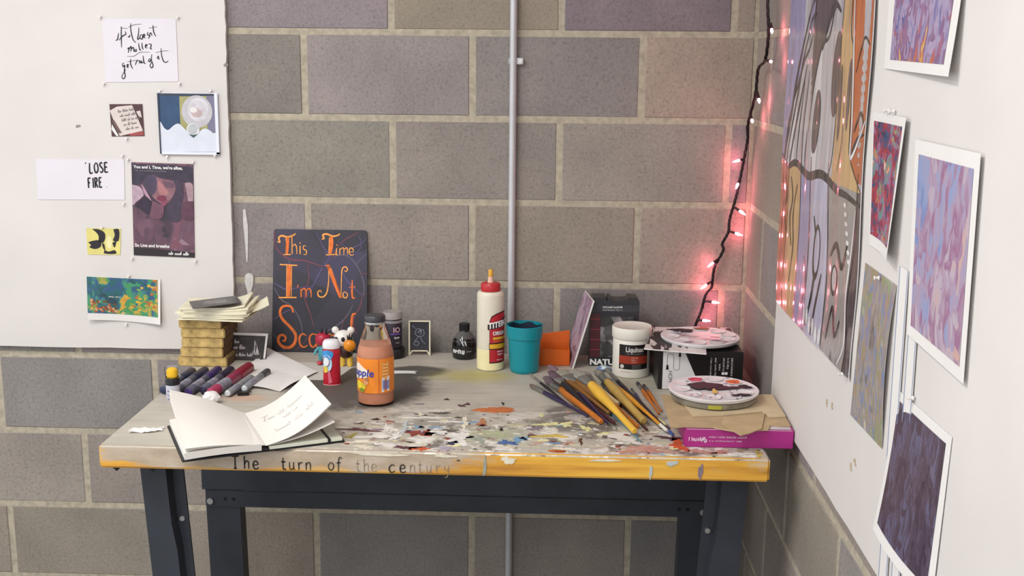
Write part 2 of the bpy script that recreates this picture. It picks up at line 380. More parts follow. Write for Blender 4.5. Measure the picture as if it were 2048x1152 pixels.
# ================================================================== BENCH
def top_mat():
    m, nt, p = nodes('paint stained bench top')
    tc = N(nt, 'ShaderNodeTexCoord'); P = tc.outputs['Object']
    n1 = N(nt, 'ShaderNodeTexNoise', Scale=7.0, Detail=6.0, Roughness=.6); n2 = N(nt, 'ShaderNodeTexNoise', Scale=42.0, Detail=4.0)
    mp = N(nt, 'ShaderNodeMapping'); mp.inputs['Scale'].default_value = (6, 55, 20); nt.links.new(P, mp.inputs[0])
    n3 = N(nt, 'ShaderNodeTexNoise', Scale=1.0, Detail=3.0); nt.links.new(mp.outputs[0], n3.inputs['Vector'])
    for n in (n1, n2): nt.links.new(P, n.inputs['Vector'])
    c = ramp(nt, n1.outputs['Fac'], [(.25, '9c978d'), (.45, 'b3ada2'), (.6, 'bcb6aa'), (.78, 'c4bfb6')])
    c = mix(nt, .35, c, ramp(nt, n3.outputs['Fac'], [(.3, '9a9488'), (.55, 'b9b3a7'), (.75, 'cfcac0')]))
    n4 = N(nt, 'ShaderNodeTexNoise', Scale=16.0, Detail=5.0, Roughness=.7); nt.links.new(P, n4.inputs['Vector'])
    sx = N(nt, 'ShaderNodeSeparateXYZ'); nt.links.new(P, sx.inputs[0])
    def patch(cx, cy, rx, ry, col, soft=.35, rag=.9, amt=1.0, ang=0):
        nonlocal c
        X = math_(nt, 'SUBTRACT', sx.outputs[0], cx); Y = math_(nt, 'SUBTRACT', sx.outputs[1], cy)
        ca, sa = math.cos(ang), math.sin(ang)
        U = math_(nt, 'DIVIDE', math_(nt, 'ADD', math_(nt, 'MULTIPLY', X, ca), math_(nt, 'MULTIPLY', Y, sa)), rx)
        W = math_(nt, 'DIVIDE', math_(nt, 'SUBTRACT', math_(nt, 'MULTIPLY', Y, ca), math_(nt, 'MULTIPLY', X, sa)), ry)
        d = math_(nt, 'SQRT', math_(nt, 'ADD', math_(nt, 'MULTIPLY', U, U), math_(nt, 'MULTIPLY', W, W)))
        d = math_(nt, 'ADD', d, math_(nt, 'MULTIPLY', math_(nt, 'SUBTRACT', n4.outputs['Fac'], .5), rag))
        mr = N(nt, 'ShaderNodeMapRange'); mr.clamp = True; mr.interpolation_type = 'SMOOTHSTEP'
        nt.links.new(d, mr.inputs[0]); mr.inputs[1].default_value = 1+soft/2; mr.inputs[2].default_value = 1-soft; mr.inputs[3].default_value = 0; mr.inputs[4].default_value = amt
        c = mix(nt, mr.outputs[0], c, lin(col))
    patch(-.235, -.345, .165, .18, '4d4945', .18, .5, .95)          # charcoal smear round the juice bottle
    patch(-.12, -.205, .08, .05, '4f4b46', .25, .6, .95)
    patch(.02, -.235, .10, .06, 'b3a85f', .7, 1.0, .75)             # yellow ochre wash
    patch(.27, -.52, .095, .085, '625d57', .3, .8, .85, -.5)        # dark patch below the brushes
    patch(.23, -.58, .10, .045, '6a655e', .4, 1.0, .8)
    patch(-.04, -.58, .12, .07, '8d877e', .5, 1.2, .7)
    patch(.36, -.25, .08, .06, 'a8a184', .6, .8, .5)
    patch(.40, -.72, .12, .03, 'c58a7a', .6, 1.2, .6)
    patch(.09, -.66, .09, .06, 'a4a98d', .6, 1.3, .6)
    patch(-.46, -.44, .05, .03, 'c79f86', .5, .8, .6)
    # dried smears: streaky whites, greys and browns dragged along the working edge
    zn = math_(nt, 'MULTIPLY', math_(nt, 'MULTIPLY_ADD', sx.outputs[1], -5.0, -2.15, clamp=True), math_(nt, 'MULTIPLY_ADD', sx.outputs[0], 5.0, 1.5, clamp=True))
    for k, (col, lo, sc_, st) in enumerate([('dedad4', .565, 13.0, (1, 1.25, 1)), ('6b645c', .585, 17.0, (1, 1.25, 1)), ('c9c2a6', .60, 20.0, (1, 2, 1)), ('8a6258', .64, 24.0, (1, 1.25, 1)), ('e9e6e0', .61, 36.0, (1, 1.25, 1)), ('4f5560', .69, 30.0, (1, 2, 1)), ('b9a24c', .70, 22.0, (1, 1.6, 1))]):
        mm = N(nt, 'ShaderNodeMapping'); mm.inputs['Scale'].default_value = st; mm.inputs['Location'].default_value = (k*3.1, k*1.7, 0); mm.inputs['Rotation'].default_value = (0, 0, .25*math.sin(k*2.1)); nt.links.new(P, mm.inputs[0])
        nn = N(nt, 'ShaderNodeTexNoise', Scale=sc_, Detail=5.0, Roughness=.62); nt.links.new(mm.outputs[0], nn.inputs['Vector'])
        mr = N(nt, 'ShaderNodeMapRange'); mr.clamp = True; nt.links.new(nn.outputs['Fac'], mr.inputs[0]); mr.inputs[1].default_value = lo-.04; mr.inputs[2].default_value = lo+.02
        c = mix(nt, math_(nt, 'MULTIPLY', mr.outputs[0], math_(nt, 'MULTIPLY', zn, .9)), c, lin(col))
    # fine flecks of many colours towards the working edge
    vo = N(nt, 'ShaderNodeTexVoronoi', Scale=46.0); nt.links.new(P, vo.inputs['Vector'])
    fl = ramp(nt, vo.outputs['Distance'], [(.10, (1, 1, 1, 1)), (.22, (0, 0, 0, 1))])
    sc = N(nt, 'ShaderNodeSeparateColor'); nt.links.new(vo.outputs['Color'], sc.inputs[0])
    pick = ramp(nt, sc.outputs[0], [(0, '3c3a3a'), (.2, 'e8e6e0'), (.4, '7a3a34'), (.55, 'd8d2c2'), (.7, '4b5f86'), (.85, 'c9b861'), (1, 'f0eeea')], 'CONSTANT')
    zone = math_(nt, 'MULTIPLY_ADD', sx.outputs[1], -3.2, -1.25, clamp=True)
    keep = math_(nt, 'GREATER_THAN', math_(nt, 'MULTIPLY', sc.outputs[1], zone), .34)
    xz = math_(nt, 'GREATER_THAN', sx.outputs[0], -.24)
    c = mix(nt, math_(nt, 'MULTIPLY', math_(nt, 'MULTIPLY', fl, keep), xz), c, pick)
    nt.links.new(c, p.inputs['Base Color']); p.inputs['Roughness'].default_value = .55
    b = N(nt, 'ShaderNodeBump', Strength=.25, Distance=.002); nt.links.new(n2.outputs['Fac'], b.inputs['Height']); nt.links.new(b.outputs[0], p.inputs['Normal'])
    return m
def edge_mat():
    m, nt, p = nodes('yellow varnished bench edge')
    tc = N(nt, 'ShaderNodeTexCoord'); P = tc.outputs['Object']
    mp = N(nt, 'ShaderNodeMapping'); mp.inputs['Scale'].default_value = (5, 30, 70); nt.links.new(P, mp.inputs[0])
    n1 = N(nt, 'ShaderNodeTexNoise', Scale=1.0, Detail=5.0); nt.links.new(mp.outputs[0], n1.inputs['Vector'])
    wood = ramp(nt, n1.outputs['Fac'], [(.3, 'b98130'), (.5, 'dba23c'), (.7, 'eab848')])
    mq = N(nt, 'ShaderNodeMapping'); mq.inputs['Scale'].default_value = (9, 10, 26); nt.links.new(P, mq.inputs[0])
    n2 = N(nt, 'ShaderNodeTexNoise', Scale=1.0, Detail=6.0, Roughness=.65); nt.links.new(mq.outputs[0], n2.inputs['Vector'])
    paint = ramp(nt, n2.outputs['Fac'], [(.3, '9e8a74'), (.55, 'b7a692'), (.75, 'c9bfb4')])
    sx = N(nt, 'ShaderNodeSeparateXYZ'); nt.links.new(P, sx.inputs[0])
    # old grey paint is worn through to the varnish on the right part and in a patch on the left end
    x = sx.outputs[0]
    cov = math_(nt, 'MULTIPLY_ADD', x, -4.0, .62); left = math_(nt, 'MULTIPLY_ADD', x, -9.0, -4.9, clamp=True)
    cov = math_(nt, 'SUBTRACT', math_(nt, 'MINIMUM', cov, .9), math_(nt, 'MULTIPLY', left, .75))
    zz = math_(nt, 'MULTIPLY_ADD', sx.outputs[2], 40.0, 2.0, clamp=True)
    cov = math_(nt, 'MULTIPLY', math_(nt, 'MAXIMUM', cov, .05), zz)
    msk = N(nt, 'ShaderNodeMapRange'); msk.clamp = True
    nt.links.new(math_(nt, 'ADD', cov, math_(nt, 'MULTIPLY_ADD', n2.outputs['Fac'], 1.6, -.8)), msk.inputs[0]); msk.inputs[1].default_value = .22; msk.inputs[2].default_value = .5
    c = mix(nt, msk.outputs[0], wood, paint)
    nt.links.new(c, p.inputs['Base Color']); p.inputs['Roughness'].default_value = .42
    return m
bench = thing('workbench', 'paint spattered workbench with yellow wood top on dark steel legs', 'workbench', (-.025, -.379, 0))
BX, BYc = .63, .379
g = G().box(-BX, BX, -BYc, BYc-.026, T-.046, T)
top = obj('tabletop', g, [edge_mat(), top_mat()], bench, bevel=.0045, seg=3)
top.data.transform(Matrix.Translation((0, 0, -T))); top.location = (0, 0, T)
for pg in top.data.polygons:
    if pg.normal.z > .25: pg.material_index = 1
# (object coordinates of the tabletop are relative to its centre; stains are placed in world x,y)
for nd in top.data.materials[1].node_tree.nodes:
    if nd.bl_idname == 'ShaderNodeTexCoord':
        nt = top.data.materials[1].node_tree
        ad = nt.nodes.new('ShaderNodeVectorMath'); ad.operation = 'ADD'; ad.inputs[1].default_value = (-.025, -.379, 0)
        for l in list(nt.links):
            if l.from_node == nd: dst = l.to_socket; nt.links.remove(l); nt.links.new(ad.outputs[0], dst)
        nt.links.new(nd.outputs['Object'], ad.inputs[0]); break
PC = dict(orange='bd6a38', redorange='c65a34', plum='57343c', white='dedbd6', brick='8a3f35', cream='ddd6c2', paleblue='b9c2c2', navy='2c3350', lavender='b0a6b6', blue='4668a4', midblue='7499b8',
          palegreen='a9ae8c', greygreen='979c90', rust='b0764f', black='262424', yellow='c9b05c', paleyellow='dcd7a0', mauve='857785', dark='57524c', olive='9a8f4c', salmon='c08c7e', brown='5d3a26')
SPLATS = [(.082,-.493,.0381,.0261,'orange'),(-.049,-.742,.014,.0131,'redorange'),(-.073,-.738,.016,.0121,'plum'),(.022,-.675,.025,.0341,'white'),(-.03,-.648,.015,.0231,'white'),(-.059,-.654,.02,.0192,'brick'),(-.045,-.645,.01,.0132,'brick'),(-.129,-.623,.005,.0232,'white'),(-.143,-.678,.0321,.0102,'white'),(-.102,-.672,.01,.0191,'white'),(-.162,-.709,.026,.0082,'cream'),(-.05,-.688,.0261,.0081,'white'),(-.092,-.617,.006,.0403,'paleblue'),(-.012,-.577,.023,.006,'white'),(-.055,-.554,.0411,.0071,'white'),(-.07,-.533,.005,.012,'cream'),(.025,-.585,.006,.0371,'cream'),(.01,-.706,.012,.01,'navy'),(.001,-.737,.014,.012,'lavender'),(.114,-.696,.013,.015,'blue'),(.138,-.676,.014,.017,'midblue'),(.145,-.671,.006,.009,'navy'),(.09,-.645,.0191,.0241,'palegreen'),(.057,-.677,.012,.0231,'greygreen'),(.06,-.575,.01,.016,'rust'),(.1,-.619,.004,.0091,'black'),(.199,-.653,.0251,.014,'yellow'),(.191,-.581,.021,.011,'paleyellow'),(.227,-.579,.015,.013,'paleyellow'),(.179,-.521,.004,.012,'paleyellow'),(.166,-.612,.01,.012,'mauve'),(.216,-.725,.012,.01,'cream'),(.216,-.744,.0091,.006,'orange'),(.02,-.457,.007,.007,'plum'),(-.026,-.425,.006,.005,'black'),(.096,-.448,.0022,.013,'black'),(-.03,-.522,.013,.01,'dark'),(-.182,-.639,.0301,.0102,'plum'),(-.155,-.738,.015,.0081,'cream'),(-.188,-.677,.008,.0151,'olive'),(.384,-.716,.022,.02,'salmon'),(.342,-.733,.015,.011,'salmon'),(.442,-.69,.015,.0301,'redorange'),(.431,-.651,.019,.014,'plum'),(.519,-.728,.019,.0102,'salmon'),(.479,-.725,.023,.0102,'salmon'),(.545,-.733,.03,.009,'white'),(.256,-.679,.004,.018,'brown'),(.21,-.738,.015,.009,'orange'),(.588,-.732,.007,.0154,'yellow'),(.421,-.746,.014,.006,'cream'),(.269,-.603,.0081,.02,'paleyellow'),(.304,-.653,.006,.0081,'dark')]
rn = random.Random(21)
for x, y, rx, ry, c in SPLATS:
    g = G().prism(blob(rx, ry*.8, rn, 34, rag=.85 if c != 'orange' else .3), T+.0001, T+.0008)
    g.map(lambda a, b, z: (a+x+.025, b+y+.379, z)); obj('paint_splat', g, mat('paint '+c, PC[c], .45, var=.10, scale=60), bench, tri=True)
for i in range(90):      # small drops near the working edge
    x = rn.uniform(-.23, .46); y = -rn.triangular(.42, .75, .70); c = rn.choice(['white', 'white', 'cream', 'black', 'plum', 'brick', 'paleyellow', 'dark', 'midblue', 'salmon', 'mauve'])
    ra = rn.uniform(.0015, .006); a = rn.uniform(-.5, .5); e = rn.uniform(1, 3.2)
    g = G().prism(blob(ra*e, ra, rn, 14, .5), T+.0001, T+.0007)
    g.map(lambda p, q, z: (p*math.cos(a)-q*math.sin(a)+x+.025, p*math.sin(a)+q*math.cos(a)+y+.379, z)); obj('paint_splat', g, mat('paint '+c, PC[c], .45, var=.10, scale=60), bench, tri=True)
for x, z, rx, rz, c in [(.076, .820, .003, .020, 'greygreen'), (.12, .832, .012, .0075, 'cream'), (.385, .815, .003, .013, 'paleblue'), (.424, .833, .010, .005, 'paleblue'), (.477, .817, .004, .016, 'mauve'), (.0, .838, .02, .003, 'cream'), (-.12, .838, .05, .0025, 'cream'), (.30, .836, .03, .002, 'cream')]:
    g = G().prism(blob(rx, rz, rn, 18, .4), 0, .0010).map(lambda a, b, q: (a+x+.025, -BYc-.0002-q, b+z)); obj('paint_drip', g, mat('paint '+c, PC[c], .45, var=.10, scale=60), bench, tri=True)
# writing on the front edge
fe = lambda x0, z0: (lambda x, y: (x0+x+.025, -BYc-.0006, z0+y))
M_edge_ink = mat('faded black marker', '3a322a', .8, var=.2, scale=90); M_edge_faint = mat('rubbed out marker', '8d7c69', .8, var=.2, scale=90)
hand('The', .0150, .0026, fe(-.402, .8045), M_edge_ink, bench, sp=1.35)
hand('t', .0150, .0026, fe(-.308, .8045), M_edge_ink, bench); hand('urn', .0150, .0020, fe(-.293, .8045), M_edge_ink, bench, sp=1.15)
hand('of', .0150, .0019, fe(-.219, .8055), M_edge_ink, bench, sp=1.1)
hand('the', .0145, .0013, fe(-.167, .8045), M_edge_faint, bench, sp=1.2)
hand('ce', .0150, .0024, fe(-.104, .8035), M_edge_ink, bench, sp=1.4)
hand('ntury', .0145, .0012, fe(-.065, .8045), M_edge_faint, bench, sp=1.25); hand('"', .013, .0018, fe(.024, .810), M_edge_ink, bench)
# steel frame
def c_channel(t, name, x0, y0, x1, y1, z0, z1, w_, d_, flip=1):
    """pressed C channel leg, leaning from (x1,y1) at the foot to (x0,y0) at the top"""
    th = .003; lip = .016
    prof = [(0, 0), (w_, 0), (w_, d_), (w_-lip, d_), (w_-lip, d_-th), (w_-th, d_-th), (w_-th, th), (th, th), (th, d_-th), (lip, d_-th), (lip, d_), (0, d_)]
    prof = [((x-w_/2)*flip, y) for x, y in prof]
    if flip < 0: prof = prof[::-1]
    n = len(prof); V = []; F = []
    for k, (cx, cy, z) in enumerate([(x1, y1, z0), (x0, y0, z1)]):
        V += [(cx+px, cy+py, z) for px, py in prof]
    F += [(i, (i+1) % n, n+(i+1) % n, n+i) for i in range(n)]
    return obj(name, G().add(V, F), M_steel, t)
LX = lambda x: x+.025
LY = lambda y: y+.379
def bench_leg(xo, y, lean, side):
    """front leg: a wide plate, a dark groove and a set back flange with bolts"""
    z1 = T-.047
    def at(z, dx, dy): return (LX(xo)+side*(dx+lean*(z1-z)), LY(y)+dy, z)
    prof = [(0, 0), (.050, 0), (.050, .004), (.053, .028), (.075, .028), (.075, .034), (.047, .034), (.046, .005), (.003, .005), (.003, .055), (0, .055)]
    n = len(prof); zs = [.0, .60, .66, z1]; wide = [-.006, -.006, .0, .0]
    V = []; F = []
    for z, wv in zip(zs, wide):
        for px, py in prof: V.append(at(z, px-(wv if .03 < px < .06 else 0), py))
    for j in range(len(zs)-1):
        for i in range(n):
            q = (j*n+i, j*n+(i+1) % n, (j+1)*n+(i+1) % n, (j+1)*n+i); F.append(q if side > 0 else q[::-1])
    lg = obj('leg', G().add(V, F), M_steel, bench)
    for z in (.66, .40): obj('bolt', G().tube([at(z, .064, .0275), at(z, .064, .022)], .0055, 8), M_bolt, lg)
    obj('foot', G().box(*(sorted((at(0, -.005, 0)[0], at(0, .08, 0)[0]))), LY(y)-.003, LY(y)+.06, 0, .004), M_steel, lg)
bench_leg(-.606, -.685, .055, 1); bench_leg(.581, -.685, .055, -1)
c_channel(bench, 'leg', LX(-.578), LY(-.262), LX(-.565), LY(-.262), .0, T-.047, .080, .045)
c_channel(bench, 'leg', LX(.543), LY(-.262), LX(.530), LY(-.262), .0, T-.047, .070, .045)
beam = obj('apron_beam', G().box(LX(-.620), LX(.577), LY(-.268), LY(-.264), .565, T-.047), M_steel, bench)
obj('apron_lip', G().box(LX(-.612), LX(.572), LY(-.2705), LY(-.2645), .523, .564), M_steel, bench, bevel=.0015)
for x in (-.60, .555): obj('bolt', G().tube([(LX(x), LY(-.271), .538), (LX(x), LY(-.276), .538)], .0075, 10), M_bolt, bench, smooth=True)
for x in (-.565, -.545, .52, .50): obj('bolt_hole', G().tube([(LX(x), LY(-.2700), .543), (LX(x), LY(-.2712), .543)], .0042, 10), M_darkslot, bench)
for x in (-.638, -.568): obj('corner_bracket', G().prism([(0, 0), (.022, 0), (.011, -.010)], 0, .01).map(lambda a, b, c: (LX(x)+a, LY(-.745)+c, T-.0462+b)), M_darkslot, bench)
for s in (-1, 1): obj('top_rail', G().box(*sorted((LX(s*.60-.0), LX(s*.53))), LY(-.68), LY(-.05), T-.062, T-.0465), M_steel, bench)

# ================================================================== RIGHT BOARD: POSTER AND PAINTINGS
def M_gl(name, c):
    new = 'poster '+name not in MATS; m = mat('poster '+name, c, .20, var=0, coat=.8)
    if new:      # gently rippled glossy paper
        nt = m.node_tree; tc = N(nt, 'ShaderNodeTexCoord'); mp = N(nt, 'ShaderNodeMapping'); mp.inputs['Scale'].default_value = (1, 26, 5); nt.links.new(tc.outputs['Object'], mp.inputs[0])
        nz = N(nt, 'ShaderNodeTexNoise', Scale=1.0, Detail=1.0); nt.links.new(mp.outputs[0], nz.inputs['Vector'])
        b = N(nt, 'ShaderNodeBump', Strength=.8, Distance=.006); nt.links.new(nz.outputs['Fac'], b.inputs['Height']); p = nt.nodes['Principled BSDF']
        nt.links.new(b.outputs[0], p.inputs['Normal']); nt.links.new(b.outputs[0], p.inputs['Coat Normal'])
    return m
def pos_x(u, z): return RX-.0050-.0010*math.sin(u*30+z*3)-.0016*math.sin(u*9+z*7)-.0006*math.sin(z*26+u*5)
PZ0, PZ1, PU0, PU1 = 1.083, 1.99, .462, 1.062
pst = thing('cartoon_poster', 'tall glossy poster of banded cartoon shapes in grey, lavender, tan and orange', 'poster', (0, 0, 0))
def pedge(u, z): return u+.006*math.sin(z*21)*max(0, (u-.9)/.16) if u > .9 else u
pfn = lambda e: (lambda u, z: (pos_x(u, z)-e, -pedge(u, z), z))
f0 = pfn(0)
obj('poster_sheet', G().sheet(lambda s, t: f0(PU0+s*(PU1-PU0), PZ0+t*(PZ1-PZ0)), 40, 60), mat('poster white', 'dcd9dc', .18, var=0, coat=.6), pst, smooth=True)
def interp(L, z):
    L = sorted(L)
    if z <= L[0][0]: return L[0][1]
    for (a, b), (c, d) in zip(L, L[1:]):
        if z <= c: return b+(d-b)*(z-a)/(c-a)
    return L[-1][1]
def band(l, r, z0, z1, m, e, nz=40, nu=10):
    fn = pfn(e); V = []; F = []
    for j in range(nz+1):
        z = z0+(z1-z0)*j/nz; a = interp(l, z); b = interp(r, z)
        for i in range(nu+1): V.append(fn(a+(b-a)*i/nu, z))
    for j in range(nz):
        for i in range(nu): k = j*(nu+1)+i; F.append((k, k+nu+1, k+nu+2, k+1))
    obj('printed_band', G().add(V, F), m, pst, smooth=True)
def pline(pts, wd, e=.0011, m=None):
    sp = [p for p in smooth_pts(pts, 8) if PZ0+.003 < p.y < PZ1-.003 and p.x < PU1-.002]; n = len(sp); fn = pfn(e)
    ww = [wd*(.45+.75*math.sin(math.pi*(i+.5)/n)) for i in range(n)]
    obj('printed_line', G().ribbon(sp, ww, fn), m or M_gl('black', '231f20'), pst)
def pell(u, z, ru, rz, m, e=.0011, tilt=0, n=28):
    fn = pfn(e); V = [fn(u, z)]; F = []
    for k in (.5, 1):
        for i in range(n):
            a = 2*math.pi*i/n; p, q = ru*k*math.cos(a), rz*k*math.sin(a); V.append(fn(u+p+q*tilt, z+q))
    for i in range(n): j = (i+1) % n; F += [(0, 1+j, 1+i), (1+i, 1+j, 1+n+j, 1+n+i)]
    obj('printed_oval', G().add(V, F), m, pst)
GREY, LAV, PLAV, TAN, ORG, DRK, GR2 = M_gl('pale grey', 'bdb9bd'), M_gl('lavender', '9c96bd'), M_gl('pale lavender', 'bab6cc'), M_gl('tan', 'cda873'), M_gl('orange', 'b9632f'), M_gl('dark', '4d4245'), M_gl('grey', '9c9693')
c0 = lambda v: [(1.0, v), (2.0, v)]
ZD = 1.372
band(c0(PU0+.002), c0(PU1-.004), ZD, PZ1-.002, GREY, .0004)
LB = [(2.0, .70), (1.65, .679), (1.56, .60), (1.47, .53), (1.37, .485)]
band(c0(PU0+.002), LB, ZD, PZ1-.002, LAV, .0006)
DL = [(2.0, .70), (1.65, .679), (1.56, .672), (1.44, .668)]; DR = [(2.0, .84), (1.65, .818), (1.59, .745), (1.52, .695), (1.44, .674)]
band(DL, DR, 1.44, PZ1-.002, DRK, .0006)
TL_ = [(2.0, .90), (1.65, .89), (1.55, .875), (1.46, .865), (1.40, .855), (1.372, .83)]; TR_ = [(2.0, .95), (1.65, .946), (1.58, .968), (1.46, .975), (1.42, .985), (1.372, 1.058)]
band(TL_, TR_, ZD, PZ1-.002, TAN, .0007)
band(TR_, c0(PU1-.004), 1.385, PZ1-.002, ORG, .0006)
# lower half
A1, A2, A3, A4, A5 = [(1.0, .535), (1.25, .55), (1.4, .545)], [(1.0, .64), (1.2, .655), (1.4, .64)], [(1.0, .735), (1.2, .745), (1.4, .72)], [(1.0, .86), (1.2, .875), (1.4, .84)], [(1.0, .985), (1.12, 1.03), (1.2, 1.015), (1.3, 1.035), (1.4, 1.04)]
L0, L9 = c0(PU0+.002), c0(PU1-.004)
for l, r, m in ((L0, A1, ORG), (A1, A2, TAN), (A2, A3, LAV), (A3, A4, PLAV), (A4, A5, GR2), (A5, L9, DRK)): band(l, r, PZ0+.002, ZD, m, .0006)
pline([(.465, ZD+.012), (.53, ZD-.006), (.60, ZD+.006), (.70, ZD-.008), (.80, ZD+.004), (.90, ZD-.010), (.98, ZD-.012), (1.055, ZD-.02)], .013)
for pts, wd in [([(z_u[1], z_u[0]) for z_u in sorted(LB)], .006), ([(z_u[1], z_u[0]) for z_u in sorted(DR)], .006), ([(.668, 1.44), (.665, 1.40), (.67, 1.375)], .006), ([(u, z) for z, u in sorted(TL_)], .004), ([(u, z) for z, u in sorted(TR_)], .004),
                ([(.49, 1.375), (.53, 1.45), (.565, 1.55), (.64, 1.66)], .010), ([(.52, 1.375), (.555, 1.46), (.60, 1.57), (.655, 1.64)], .007), ([(.55, 1.375), (.575, 1.44), (.60, 1.50), (.63, 1.56)], .008), ([(.60, 1.38), (.605, 1.45), (.62, 1.53)], .005), ([(.64, 1.38), (.635, 1.46), (.655, 1.55)], .005),
                ([(.62, 1.64), (.66, 1.672), (.69, 1.675)], .007), ([(.63, 1.62), (.665, 1.645), (.69, 1.648)], .006), ([(.84, 1.66), (.80, 1.64), (.75, 1.585)], .009), ([(.87, 1.645), (.82, 1.66), (.78, 1.63)], .009),
                ([(u, z) for z, u in A1], .003), ([(u, z) for z, u in A2], .004), ([(u, z) for z, u in A3], .005), ([(u, z) for z, u in A4], .005), ([(u, z) for z, u in A5], .004),
                ([(.48, 1.345), (.50, 1.30), (.49, 1.26), (.515, 1.21)], .006), ([(.51, 1.355), (.535, 1.31), (.52, 1.28), (.55, 1.235)], .007), ([(.57, 1.35), (.59, 1.31), (.575, 1.27), (.60, 1.22)], .007), ([(.62, 1.34), (.60, 1.28), (.615, 1.22), (.60, 1.15)], .006),
                ([(.76, 1.10), (.79, 1.16), (.80, 1.24), (.77, 1.30)], .010), ([(.80, 1.08), (.82, 1.15), (.84, 1.21)], .008), ([(.90, 1.11), (.93, 1.17), (.96, 1.13), (.985, 1.16)], .009), ([(.89, 1.25), (.93, 1.275), (.97, 1.245), (1.0, 1.29)], .010), ([(.70, 1.12), (.74, 1.17), (.71, 1.22)], .006),
                ([(.92, 1.52), (.925, 1.45), (.90, 1.39)], .003), ([(1.0, 1.46), (1.03, 1.49), (1.055, 1.47)], .006), ([(.985, 1.42), (1.02, 1.45), (1.055, 1.46)], .006), ([(.99, 1.55), (1.02, 1.60), (1.05, 1.59)], .004)]:
    pline(pts, wd)
for u, z, ru, rz, ti in [(.735, 1.462, .026, .056, .1), (.858, 1.545, .030, .070, .15), (.895, 1.50, .011, .062, .12), (.955, 1.515, .010, .056, .1)]: pell(u, z, ru, rz, DRK, tilt=ti)
for u, z, ru, rz in [(.80, 1.24, .022, .05), (.925, 1.215, .022, .026)]:
    pell(u, z, ru, rz, M_gl('black', '231f20'), .0010); pell(u+.004, z+.003, ru*.72, rz*.76, PLAV if u < .85 else GREY, .0013)
for i in range(6): pell(.75+i*.022, 1.118-.004*i+.006*(i % 2), .009, .016, M_gl('print white', 'e6e3e4'), .0013, n=6)
for i in range(7): pell(.975+.006*i, 1.345-.014*i, .009, .004, M_gl('print white', 'e6e3e4'), .0012, n=8)
pline([(1.035, 1.345), (1.025, 1.29), (1.008, 1.21), (1.022, 1.13), (.985, 1.085)], .006, .0012, M_gl('print white', 'e6e3e4'))
pline([(.955, 1.70), (.965, 1.62), (.972, 1.58), (.985, 1.48), (.99, 1.42), (1.04, 1.46), (1.058, 1.48)], .007, .0012, M_gl('print white', 'e6e3e4'))

def sheet4(name, label, cat, C, bulge, m, border, art=None, group=None, nu=16, nv=16, outward=None):
    """paper hung on a wall: C = corners TL, TR, BL, BR (3D); bulge(s,t) lifts it off the wall"""
    C = [Vector(c) for c in C]; N_ = Vector(outward)
    t = thing(name, label, cat, tuple(C[2]), 0, group); o = C[2].copy()
    def fn(s, v, e=0):
        p = (C[2]*(1-s)+C[3]*s)*(1-v)+(C[0]*(1-s)+C[1]*s)*v
        return p-o+N_*(.0012+bulge(s, v)+e)
    obj('paper', G().sheet(lambda s, v: fn(s, v), nu, nv), m, t, smooth=True)
    if art:
        s0, s1, v0, v1 = border
        am = art; V = []; F = []
        for j in range(nv+1):
            for i in range(nu+1): V.append(fn(s0+(s1-s0)*i/nu, v0+(v1-v0)*j/nv, .0007))
        for j in range(nv):
            for i in range(nu): k = j*(nu+1)+i; F.append((k, k+1, k+nu+2, k+nu+1))
        obj('printed_area', G().add(V, F), am, t, smooth=True)
    return t, fn
R3 = lambda y, z, dx=0: (RX-dx, y, z)
OR = (-1, 0, 0)
P_A = painterly('violet abstract', [(.12, '4a4a80'), (.3, '7c78a4'), (.48, 'a898b4'), (.6, '7c5a7c'), (.72, '8a6a90'), (.84, 'b8603f'), (.95, 'cdb46c')], 46, (1, 1, .5))
P_B = painterly('crimson abstract', [(.1, '1f2a40'), (.28, '3a4f78'), (.4, '7b3148'), (.52, 'a8323c'), (.63, '8c6f9c'), (.75, '4f8f7c'), (.85, 'c77a50'), (.95, 'd9c9c4')], 44)
P_C = painterly('grey streaked abstract', [(.1, '5b5a56'), (.3, '8d857e'), (.45, 'a0978c'), (.55, '6c7fae'), (.65, 'a48a74'), (.78, '7f8f6a'), (.92, 'c0b9b0')], 50, (1, 1, .35))
P_D = painterly('blue rose abstract', [(.1, '5a6ca4'), (.3, '8a98c0'), (.48, 'a894ac'), (.6, '94688a'), (.75, 'b4a8b8'), (.92, 'c4a098')], 34, (1, 1, .45))
P_E = painterly('dark plum abstract', [(.15, '3b3040'), (.4, '4a3c4c'), (.6, '574a5c'), (.8, '5f5f7c'), (.95, '6c6072')], 60, (1, 1, .4))
z0 = lambda s, v: 0
sheet4('abstract_painting', 'violet and orange abstract painting with white margin, highest on the side board', 'painting', (R3(-1.118, 1.79), R3(-1.42, 1.79), R3(-1.118, 1.557), R3(-1.42, 1.55)), lambda s, v: .012*(1-v)**2*s, M_paper, (.10, .92, .055, .96), P_A, outward=OR)
sheet4('abstract_painting', 'crimson, teal and purple abstract painting with its lower corner curling off the board', 'painting', (R3(-1.078, 1.495), R3(-1.255, 1.495), R3(-1.106, 1.304), R3(-1.248, 1.304)), lambda s, v: .010*(1-v)*s*s+.006*s*s, M_paper, (.045, .93, .085, .935), P_B, outward=OR)
sheet4('abstract_painting', 'grey streaked abstract painting without margin below the crimson painting', 'painting', (R3(-1.095, 1.275), R3(-1.250, 1.272), R3(-1.073, 1.033), R3(-1.243, 1.038)), lambda s, v: .006*math.sin(math.pi*v)*s, M_paper, (.0, 1, 0, 1), P_C, outward=OR)
sheet4('abstract_painting', 'blue and rose abstract painting with white margin, right of the crimson painting', 'painting', (R3(-1.295, 1.47), R3(-1.52, 1.47), R3(-1.322, 1.222), R3(-1.53, 1.215)), lambda s, v: .004, M_paper, (.075, .93, .06, .93), P_D, outward=OR)
